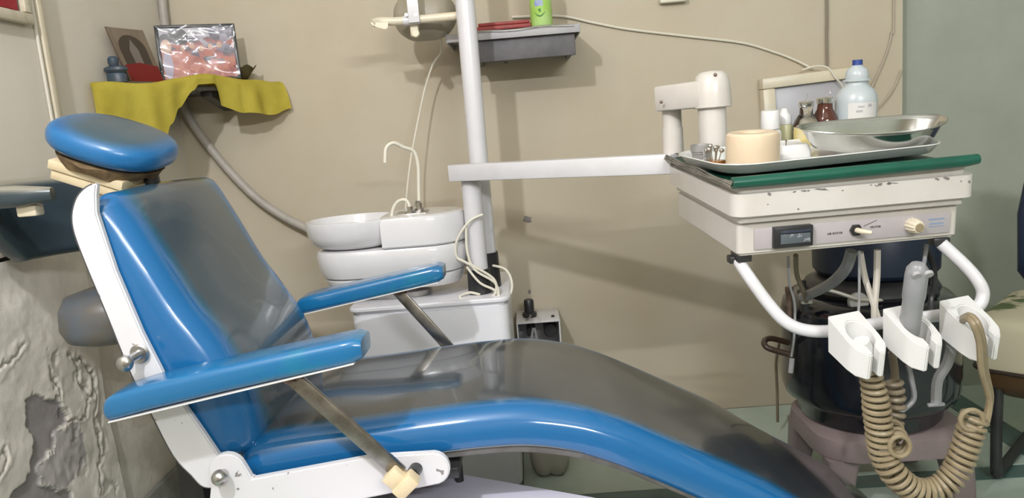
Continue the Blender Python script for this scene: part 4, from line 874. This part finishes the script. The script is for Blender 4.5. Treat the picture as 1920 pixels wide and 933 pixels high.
def clothf(u, v):
    s = u; e = edge(s); e = e + nrm * .012 * min(1, 3 * s + .4)
    e.x = max(e.x, LX + .014); e.y = min(e.y, WY - .012)
    hump = .030 * math.exp(-((s - .56) / .17) ** 2) + .010 * math.exp(-((s - .84) / .08) ** 2)
    if v < .4:
        f = 1 - v / .4; q = e.lerp(Vector((LX + .03, WY - .02, SZ)), f * .55); q.z = SZ + .004 + hump * (1 - f) ** 3 + .004 * math.sin(20 * s) * (1 - f); return q
    f = (v - .4) / .6; h = hang(s) * f
    fold = (.007 * math.sin(s * 26 + .6) + .004 * math.sin(s * 57)) * min(1, f * 2)
    q = e + nrm * (.008 * math.sin(min(1, f * 5) * math.pi / 2) + fold + .02 * f * (s > .74)) ; q.z = SZ + .004 + hump * (1 - f * .5) - h; q.x = max(q.x, LX + .014); q.y = min(q.y, WY - .010); return q
tag(obj('yellow_cloth', sheet(clothf, 110, 34, .0018), M_yellow, sharp=70), 'bright yellow cloth draped over the corner shelf', 'cloth')
TOP = SZ + .0065
# framed picture in crumpled cellophane
fa, fb = P(296, 132, Y=2.70), P(449, 120, Y=2.80)
def frame_at(bl_, br_, h, lean):
    ux = (br_ - bl_); ux.z *= 1; w_ = ux.length; ux.normalize(); n_ = Vector((ux.y, -ux.x, 0)).normalized(); uz = (Vector((0, 0, 1)) - n_ * math.tan(R(lean))).normalized(); uy = uz.cross(ux)
    return Matrix.Translation(bl_) @ Matrix((ux, uy, uz)).transposed().to_4x4(), w_
zt_ = P(283, 56, Y=2.74).z
FM, fw = frame_at(Vector((-1.245, 2.70, TOP + .006)), Vector((-.985, 2.80, TOP + .006)), .2, 8)
bl_ = P(300, 133, Y=2.66); br_ = P(450, 122, Y=2.76)
bl_.z = br_.z = TOP + .012
FM, fw = frame_at(bl_, br_, .2, 6); fh = (P(360, 50, Y=2.73).z - TOP - .006) / math.cos(R(6))
pf = thing('framed_photograph', (bl_ + br_) / 2, 'black framed group photograph wrapped in crinkled clear film on the yellow cloth', 'picture')
for c, s in (((fw / 2, 0, .004), (fw, .012, .009)), ((fw / 2, 0, fh - .005), (fw, .012, .010)), ((.006, 0, fh / 2), (.012, .011, fh - .021)), ((fw - .006, 0, fh / 2), (.012, .011, fh - .021))):
    obj('frame_bar', rbox(c, s, .002), M_dark, pf, FM)
m, t0, bs = nt('group_photo_print'); N = t0.nodes; Lk = t0.links
tcx_ = N.new('ShaderNodeTexCoord'); vo = N.new('ShaderNodeTexVoronoi'); vo.inputs['Scale'].default_value = 42
sep = N.new('ShaderNodeSeparateXYZ'); Lk.new(tcx_.outputs['Object'], sep.inputs[0]); Lk.new(tcx_.outputs['Object'], vo.inputs['Vector'])
r1 = N.new('ShaderNodeValToRGB'); e = r1.color_ramp.elements; e[0].color = (.30, .03, .015, 1); e[1].color = (.40, .38, .40, 1)
for pos, cc in ((.25, (.45, .14, .07)), (.5, (.40, .12, .10)), (.62, (.05, .04, .06)), (.8, (.25, .22, .28))): k = e.new(pos); k.color = (*cc, 1)
mm = N.new('ShaderNodeMapRange'); mm.inputs[1].default_value = 0; mm.inputs[2].default_value = fh; Lk.new(sep.outputs[2], mm.inputs[0])
ad = N.new('ShaderNodeMath'); ad.operation = 'MULTIPLY_ADD'; ad.inputs[1].default_value = .5
sp2 = N.new('ShaderNodeSeparateColor'); Lk.new(vo.outputs['Color'], sp2.inputs[0]); Lk.new(sp2.outputs[0], ad.inputs[0])
sb = N.new('ShaderNodeMath'); sb.operation = 'SUBTRACT'; sb.inputs[1].default_value = .2; Lk.new(mm.outputs[0], sb.inputs[0]); Lk.new(sb.outputs[0], ad.inputs[2])
Lk.new(ad.outputs[0], r1.inputs[0]); Lk.new(r1.outputs[0], bs.inputs['Base Color']); bs.inputs['Roughness'].default_value = .4
obj('photo_print', rbox((fw / 2, .002, fh / 2), (fw - .022, .003, fh - .020), 0), m, pf, FM)
def oval(cx, cz, rx, rz, m_, nm, y=-.0005, n=22): return obj(nm, loft(nb(), [[(cx + rx * math.cos(2 * math.pi * k / n), yy, cz + rz * math.sin(2 * math.pi * k / n)) for k in range(n)] for yy in (y, y + .0008)]), m_, pf, FM)
M_skin = mat('printed_skin', (.52, .33, .23), .4); M_hair = mat('printed_hair', (.03, .025, .03), .4)
oval(.030, fh * .72, .020, .026, M_hair, 'printed_hair'); oval(.031, fh * .63, .017, .024, M_skin, 'printed_face', -.0012)
oval(.075, fh * .80, .030, .028, M_hair, 'printed_hair'); 
for k in range(5): oval(.085 + .030 * k, fh * (.60 + .03 * math.sin(k * 2.1)), .009, .011, M_skin, 'printed_face', -.0012)
oval(.03, fh * .30, .016, .05, mat('printed_lilac', (.35, .30, .38), .4), 'printed_garment')
M_film, t0, bs = nt('clear_film'); N = t0.nodes; Lk = t0.links; N.remove(bs)
tp_, gl_, mx_, fr_ = N.new('ShaderNodeBsdfTransparent'), N.new('ShaderNodeBsdfGlossy'), N.new('ShaderNodeMixShader'), N.new('ShaderNodeFresnel')
gl_.inputs['Roughness'].default_value = .16; fr_.inputs['IOR'].default_value = 1.55
Lk.new(fr_.outputs[0], mx_.inputs[0]); Lk.new(tp_.outputs[0], mx_.inputs[1]); Lk.new(gl_.outputs[0], mx_.inputs[2]); Lk.new(mx_.outputs[0], N['Material Output'].inputs[0])
def film(u, v):
    c = .0040 * math.sin(7 * u + 9 * v + 2.5 * math.sin(4 * v)) + .0030 * math.sin(15 * v - 9 * u * u + 1.2 * math.sin(9 * u)) + .0012 * abs(math.sin(13 * u + 16 * v * v))
    return Vector((.004 + (fw - .008) * u, -.0125 + c * math.sin(math.pi * u) ** .3 * math.sin(math.pi * v) ** .3, .003 + (fh - .006) * v))
obj('cellophane_wrap', sheet(film, 60, 44), M_film, pf, FM, recalc=False)
# second picture, unframed card leaning
b0 = Vector((-1.268, 2.47, TOP + .022)); b1 = Vector((-1.175, 2.625, TOP + .022))
q0, q1 = P(243, 152, Y=2.47), P(306, 132, Y=2.60); 
FM2, fw2 = frame_at(Vector((q0.x, q0.y, TOP + .008)), Vector((q1.x, q1.y, TOP + .008)), .2, 0)
sh = Matrix.Identity(4); sh[0][2] = -.34
FM2 = FM2 @ sh; fh2 = P(206, 52, Y=2.47).z - TOP - .012
pc = thing('picture_card', (q0 + q1) / 2, 'leaning brown picture of an arched shrine with a red lower part', 'picture')
def pbox(nm, c, s, m_): return obj(nm, rbox(c, s, 0), m_, pc, FM2)
pbox('card', (fw2 / 2, .004, fh2 / 2), (fw2, .004, fh2), mat('card_brown', (.20, .155, .11), .35, c2=(.16, .12, .085), scale=20))
def poly2(nm, pts_, m_, y): return obj(nm, loft(nb(), [[(x, yy, z) for x, z in pts_] for yy in (y, y + .0008)]), m_, pc, FM2)
arch = [(fw2 * (.5 + .36 * math.cos(a)), fh2 * (.62 + .26 * math.sin(a))) for a in [math.pi * k / 12 for k in range(13)]] + [(fw2 * .14, fh2 * .3), (fw2 * .86, fh2 * .3)]
poly2('printed_arch', arch, mat('dark_brown_print', (.055, .04, .03), .35), .0008)
poly2('printed_figure', [(fw2 * .40, fh2 * .34), (fw2 * .38, fh2 * .6), (fw2 * .5, fh2 * .8), (fw2 * .62, fh2 * .6), (fw2 * .62, fh2 * .34)], mat('grey_brown_print', (.17, .14, .125), .35), -.0002)
poly2('printed_red', [(fw2 * .02, 0), (fw2 * .98, 0), (fw2 * .98, fh2 * .30), (fw2 * .5, fh2 * .36), (fw2 * .02, fh2 * .30)], mat('red_print', (.17, .012, .012), .25), -.0004)
obj('frame_edge', rbox((.002, .0, fh2 / 2), (.004, .012, fh2), .001), mat('brown_edge', (.17, .13, .09), .5), pc, FM2)
# blue figurine
fq = P(222, 160, Y=2.41)
fg = thing('figurine', (fq.x, 2.41, TOP), 'small dark blue stone figurine beside the leaning picture', 'figurine')
k_ = 2.41 / F; ft = P(222, 104, Y=2.41).z - TOP
M_fig = mat('blue_grey_stone', (.035, .065, .095), .45, c2=(.05, .06, .075), scale=25, bump=.2, bscale=60)
obj('pedestal', lathe([(.001, 0), (.030, 0), (.031, ft * .28), (.028, ft * .34), (.001, ft * .345)], (fq.x, 2.41, TOP), 24, 1, .8), M_fig, fg)
obj('shoulders', lathe([(.001, ft * .346), (.027, ft * .346), (.037, ft * .46), (.036, ft * .56), (.020, ft * .64), (.001, ft * .645)], (fq.x, 2.41, TOP), 24, 1, .7), M_fig, fg)
obj('head', lathe([(.001, ft * .62), (.014, ft * .646), (.0165, ft * .75), (.0165, ft * .90), (.011, ft * .98), (.001, ft)], (fq.x - .004, 2.41, TOP), 20), M_fig, fg)
# leaf bowl
lq = P(452, 128, Y=2.80)
lb_ = [(.001, 0), (.018, 0), (.032, .018), (.050, .040), (.056, .046), (.048, .043), (.028, .018), (.001, .005)]
b = lathe(lb_, (lq.x, 2.80, TOP + .009), 30, 1, .8)
for v in b.verts:
    a = math.atan2(v.co.y - 2.80, v.co.x - lq.x); rr = math.hypot(v.co.x - lq.x, v.co.y - 2.80); v.co.z += .006 * math.sin(6 * a) * (rr / .05) ** 2
tag(obj('brass_bowl', b, mat('dull_brass', (.16, .13, .07), .45, .7, c2=(.10, .085, .05), scale=20), sharp=70), 'small dull brass bowl with a wavy rim beside the framed photograph', 'bowl')
# papers under the cloth
pq = P(372, 168, Y=2.66)
tag(obj('folded_papers', loft(nb(), [[P(x, y, Y=2.69 + dy) for x, y in ((352, 172), (362, 176), (368, 172), (384, 160), (415, 153), (385, 152), (362, 156))] for dy in (0, .006)]), M_paper), 'folded white papers sticking out under the yellow cloth', 'papers')
# corner pipe down the wall to the cuspidor
pt_ = P(297, -60, Y=2.865)
pp = [Vector((pt_.x, pt_.y, CZ - .005)), Vector((pt_.x, pt_.y, 2.4)), pt_, P(306, 20, Y=2.865), P(316, 90, Y=2.865), P(332, 160, Y=2.865), P(350, 212, Y=2.865), P(385, 265, Y=2.865), P(430, 320, Y=2.865), P(480, 370, Y=2.865), P(530, 405, Y=2.86), P(580, 430, Y=2.84), P(630, 455, Y=2.80), P(660, 500, Y=2.72)]
tag(obj('wall_pipe', tube(cr(pp, 7), .0165, 12), mat('grey_pipe', (.40, .365, .325), .5, c2=(.33, .30, .265), scale=12)), 'grey flexible pipe running down the corner to the spittoon', 'pipe')
# red board on the pilaster
r0 = P(58, 46, X=PX + .01); rb = thing('notice_board', (PX, r0.y - .2, r0.z), 'red notice board in a cream frame on the side wall', 'notice board')
fy = .028
obj('board_face', rbox((PX + .006, r0.y - .24, r0.z + .22), (.008, .40, .38), .001), M_redb, rb)
for c, s in (((0, r0.y - .24, r0.z + .012), (.02, .48, fy)), ((0, r0.y - .24, r0.z + .43), (.02, .48, fy)), ((0, r0.y - fy / 2, r0.z + .221), (.019, fy, .388)), ((0, r0.y - .466, r0.z + .221), (.019, fy, .388))):
    obj('frame_bar', rbox((PX + .012, c[1], c[2]), s, .004), mat('cream_board_frame', (.60, .54, .42), .6, c2=(.45, .38, .27), scale=30, lo=.5, hi=.7), rb)
# ================================================================== BLACK PRESSURE TANK ON A PLASTIC STOOL
TY = 2.20; tl, trr = P(1467, 660, Y=TY), P(1787, 660, Y=TY); TX = (tl.x + trr.x) / 2; TR = min((trr.x - tl.x) / 2, .25)
tz0 = P(1610, 822, Y=TY - TR * .80).z; zsh = P(1490, 560, Y=TY - .05).z; ztp = P(1600, 420, Y=TY - .10).z
S0 = tz0
lowst = thing('plastic_stool', (TX, TY, 0), 'low mauve plastic stool carrying the black pressure tank', 'stool')
obj('stool_top', loft(nb(), [[(x, y, z) for x, y in rrect(.44 + i, .40 + i, .12, 6, TX + .02, TY)] for z, i in ((S0 - .002, -.06), (S0 - .008, -.03), (S0 - .022, .0), (S0 - .07, .012), (S0 - .076, .008))]), M_mauve, lowst)
for sx_ in (-1, 1):
    for sy_ in (-1, 1):
        cx, cy = TX + .02 + sx_ * .160, TY + sy_ * .140
        b = loft(nb(), [[(cx + x + sx_ * f, cy + y + sy_ * f, z) for x, y in rrect(ww, ww * .8, .012, 3)] for z, ww, f in ((S0 - .077, .10, 0), (S0 - .10, .085, .004), (.0, .06, .022))])
        obj('leg', b, M_mauve, lowst)
tk = thing('pressure_tank', (TX, TY, S0), 'glossy black pressure tank with clamps and gauge standing on the plastic stool', 'tank')
hT = zsh - S0
tb = obj('tank_body', lathe([(.001, 0), (TR * .78, 0), (TR * .81, .01), (TR * .82, .045), (TR * .85, .053), (TR * .96, .07), (TR * .99, .095), (TR, .14), (TR * .985, hT * .85), (TR * .96, hT * .93), (TR * .88, hT * .985), (TR * .70, hT), (.001, hT)], (TX, TY, S0), 56), M_tank, tk, sharp=50)
obj('tank_lid', lathe([(.001, 0), (TR * .74, 0), (TR * .76, .012), (TR * .72, .03), (TR * .60, .045), (.001, .05)], (TX + .01, TY + .01, S0 + hT + .001), 48), M_dark, tk)
obj('motor_housing', lathe([(.001, 0), (.165, 0), (.175, .012), (.178, max(.1, ztp - zsh - .06)), (.165, max(.12, ztp - zsh - .04)), (.001, max(.125, ztp - zsh - .035))], (TX + .035, TY + .03, S0 + hT + .052), 40), M_navy, tk)
q = P(1580, 640, Y=TY - .1)
b = tube(cr([P(1478, 642, Y=TY - .06), P(1445, 634, Y=TY - .09), P(1433, 640, Y=TY - .12), P(1440, 652, Y=TY - .15), P(1480, 664, Y=TY - .15)], 6), .0085, 10); obj('side_handle', b, M_brown, tk)
gq = P(1607, 566, Y=TY - .15)
gg = obj('gauge', lathe([(.001, 0), (.026, 0), (.028, .004), (.028, .014), (.025, .018), (.001, .018)], gq, 28, M=rot_to((-.1, -1, .25))), mat('gauge_face', (.42, .41, .38), .3, c2=(.3, .3, .28), scale=30), tk)
cyl(gq + Vector((0, .01, -.03)), gq + Vector((0, .012, -.005)), .005)
for k, (px, py) in enumerate(((1508, 560), (1745, 560))):
    q = P(px, py, Y=TY - .13); b = rbox(q, (.022, .022, .075), .004); rbox(q + Vector((0, -.004, .02)), (.034, .03, .014), .003, bm=b); cyl(q + Vector((0, 0, .03)), q + Vector((0, 0, .055)), .006, bm=b)
    cl = obj('clamp', b, M_dark, tk); obj('clamp_screw', rbox(q + Vector((.002, -.012, -.006)), (.03, .012, .010), .002), M_steel, cl)
q = P(1480, 566, Y=TY - .06); b = cyl(q + Vector((0, 0, -.05)), q + Vector((0, 0, .03)), .009); cyl(q + Vector((0, 0, .03)), q + Vector((0, 0, .045)), .012, n=6, bm=b); obj('safety_valve', b, M_rust, tk)
up_ = [P(1540, 540, Y=TY - .16), P(1570, 548, Y=TY - .17), P(1610, 560, Y=TY - .18), P(1650, 562, Y=TY - .17), P(1670, 556, Y=TY - .16)]
obj('tank_tube', tube(cr(up_, 5), .005, 8), M_tube, tk)
tag(obj('power_cable', tube(cr([P(1462, 640, Y=2.50), P(1455, 680, Y=2.55), P(1457, 730, Y=2.60), P(1458, 790, Y=2.62)], 6), .0055, 8), M_hoseg), 'brown cable hanging beside the black pressure tank', 'cable')
# ================================================================== CHAIR WITH PRINTED SEAT COVER
cc = Vector((1.30, 2.19, 0)); da = Vector((math.sin(R(46)), math.cos(R(46)), 0)); db = Vector((math.cos(R(46)), -math.sin(R(46)), 0)); SL, SWd = .46, .44
zseat = P(1842, 592, Y=2.2).z; zedge = P(1792, 690, Y=2.2).z
ch = thing('visitor_chair', cc + da * SL / 2 + db * SWd / 2, 'dark framed visitor chair with a leaf printed seat cover', 'chair')
CMt = Matrix.Translation(cc) @ Matrix((da, db, Vector((0, 0, 1)))).transposed().to_4x4()
m, t0, bs = nt('leaf_print_cloth'); N = t0.nodes; Lk = t0.links
tc2 = N.new('ShaderNodeTexCoord'); v2 = N.new('ShaderNodeTexVoronoi'); v2.inputs['Scale'].default_value = 5.5; n3 = N.new('ShaderNodeTexNoise'); n3.inputs['Scale'].default_value = 22
mx = N.new('ShaderNodeVectorMath'); mx.operation = 'MULTIPLY_ADD'; mx.inputs[1].default_value = (.16, .16, .16); Lk.new(tc2.outputs['Object'], n3.inputs['Vector']); Lk.new(n3.outputs['Color'], mx.inputs[0]); Lk.new(tc2.outputs['Object'], mx.inputs[2]); Lk.new(mx.outputs[0], v2.inputs['Vector'])
r2 = N.new('ShaderNodeValToRGB'); e = r2.color_ramp.elements; e[0].position = .22; e[0].color = (.10, .14, .055, 1); e[1].position = .40; e[1].color = (.60, .55, .40, 1); Lk.new(v2.outputs['Distance'], r2.inputs[0]); Lk.new(r2.outputs[0], bs.inputs['Base Color']); bs.inputs['Roughness'].default_value = .8
rg = []
for z, i in ((zedge + .005, .000), (zedge + .05, -.004), (zseat - .03, -.006), (zseat - .010, .004), (zseat, .022), (zseat + .004, .08)):
    rg.append([(x, y, z + .006 * math.sin(14 * x + 9 * y) * (z < zedge + .03)) for x, y in rrect(SL - 2 * i, SWd - 2 * i, .05, 6, SL / 2, SWd / 2)])
obj('seat_cover', loft(nb(), rg), m, ch, CMt)
M_brv = mat('brown_vinyl', (.115, .062, .026), .4, c2=(.09, .048, .02), scale=10)
obj('seat_pad', loft(nb(), [[(x, y, z) for x, y in rrect(SL - 2 * i, SWd - 2 * i, .05, 6, SL / 2, SWd / 2)] for z, i in ((zedge - .10, .10), (zedge - .085, .05), (zedge - .045, .012), (zedge - .004, .002), (zedge + .003, .006))]), M_brv, ch, CMt)
obj('seat_piping', tube(cr([(x, y, zedge + .002) for x, y in rrect(SL + .004, SWd + .004, .05, 6, SL / 2, SWd / 2)], 1, True), .006, 8, closed=True), mat('dark_brown_piping', (.03, .018, .012), .5), ch, CMt)
for yy in (.06, SWd - .05):
    lp = [(.40, yy, zedge - .05), (.08, yy, zedge - .06), (.045, yy, zedge - .09), (.045, yy, .10), (.055, yy, .035), (.10, yy, .0172), (.44, yy, .0172)]
    obj('leg_frame', tube(cr(lp, 6), .0165, 12), M_dark, ch, CMt)
obj('backrest', loft(nb(), [[(x + SL - .02 + .10 * max(0, (z - zseat)) , y, z) for x, y in rrect(.04, wd_, .018, 4, 0, SWd / 2)] for z, wd_ in ((zseat + .02, .36), (zseat + .06, .42), (zseat + .25, .44), (zseat + .40, .40), (zseat + .44, .32))]), M_navy, ch, CMt)
for yy in (.1, SWd - .1): obj('back_support', tube([(SL - .10, yy, zedge - .05), (SL - .02, yy, zedge - .02), (SL - .0, yy, zseat + .06)], .012, 8), M_dark, ch, CMt)
# ================================================================== SMALL VALVE BOX BY THE WALL
q = P(968, 606, Y=2.72); bx0_, bx1_ = q.x, P(1050, 601, Y=2.72).x; bz = q.z
vb = thing('valve_box', ((bx0_ + bx1_) / 2, WY, bz - .15), 'open white metal valve box with a black knob fixed to the wall', 'valve box')
cx = (bx0_ + bx1_) / 2; bw = bx1_ - bx0_
obj('box_top', rbox((cx, 2.80, bz + .002), (bw, .19, .005), .001), M_white, vb)
obj('box_back', rbox((cx, 2.893, bz - .08), (bw, .004, .158), 0), M_shelfl, vb)
for s_ in (-1, 1): obj('box_side', rbox((cx + s_ * (bw / 2 - .003), 2.80, bz - .081), (.005, .185, .16), .001), M_white, vb)
obj('box_floor', rbox((cx, 2.80, bz - .162), (bw - .012, .18, .004), .0), M_white, vb)
kq = P(993, 588, Y=2.78)
obj('knob', lathe([(.026, 0), (.028, .006), (.027, .016), (.019, .019), (.019, .062), (.016, .067), (.001, .067)], (kq.x, 2.79, bz + .005), 24), M_dark, vb)
obj('toggle', tube([(kq.x - .012, 2.735, bz + .004), (kq.x - .004, 2.73, bz + .012), (kq.x + .004, 2.728, bz + .026)], [.008, .004, .003], 8), M_steel, vb)
sq = P(1037, 598, Y=2.76); obj('screw', sph((sq.x, 2.76, bz + .006), .007, 6), M_dark, vb)
for k, (dx, r_) in enumerate(((-.03, .018), (.045, .026))): obj('valve', cyl((cx + dx, 2.76, bz - .05), (cx + dx, 2.86, bz - .05), r_, bev=.003), M_dark, vb)
b = tube([(cx - .05, 2.74, bz - .15), (cx - .035, 2.74, bz - .09), (cx - .02, 2.75, bz - .03)], .005, 8); tube([(cx + .0, 2.74, bz - .15), (cx - .008, 2.74, bz - .09), (cx - .015, 2.75, bz - .03)], .005, 8, b); obj('valve_tube', b, M_shelfl, vb)
# ================================================================== FROSTED JAR ON THE FLOOR
jq = P(1033, 880, Z=0)
def jar(f, z, lob): return [(jq.x + f * (1 + lob * abs(math.cos(2.5 * a)) - lob) * math.cos(a + .3), jq.y + f * (1 + lob * abs(math.cos(2.5 * a)) - lob) * math.sin(a + .3), z) for a in [2 * math.pi * k / 60 for k in range(60)]]
jr = [(.045, .012, .5), (.058, .002, .45), (.068, .012, .3), (.072, .05, .12), (.072, .09, .03), (.072, .20, 0), (.06, .23, 0), (.025, .262, 0)]
jt = thing('plastic_jar', (jq.x, jq.y, 0), 'frosted plastic jar with a petal shaped base on the floor under the seat', 'jar')
obj('jar_body', loft(nb(), [jar(f, z + .0005, l) for f, z, l in jr]), M_frost, jt, sharp=60)
obj('jar_cap', lathe([(.027, .263), (.028, .266), (.028, .285), (.001, .287)], (jq.x, jq.y, 0), 24), M_wplas, jt)
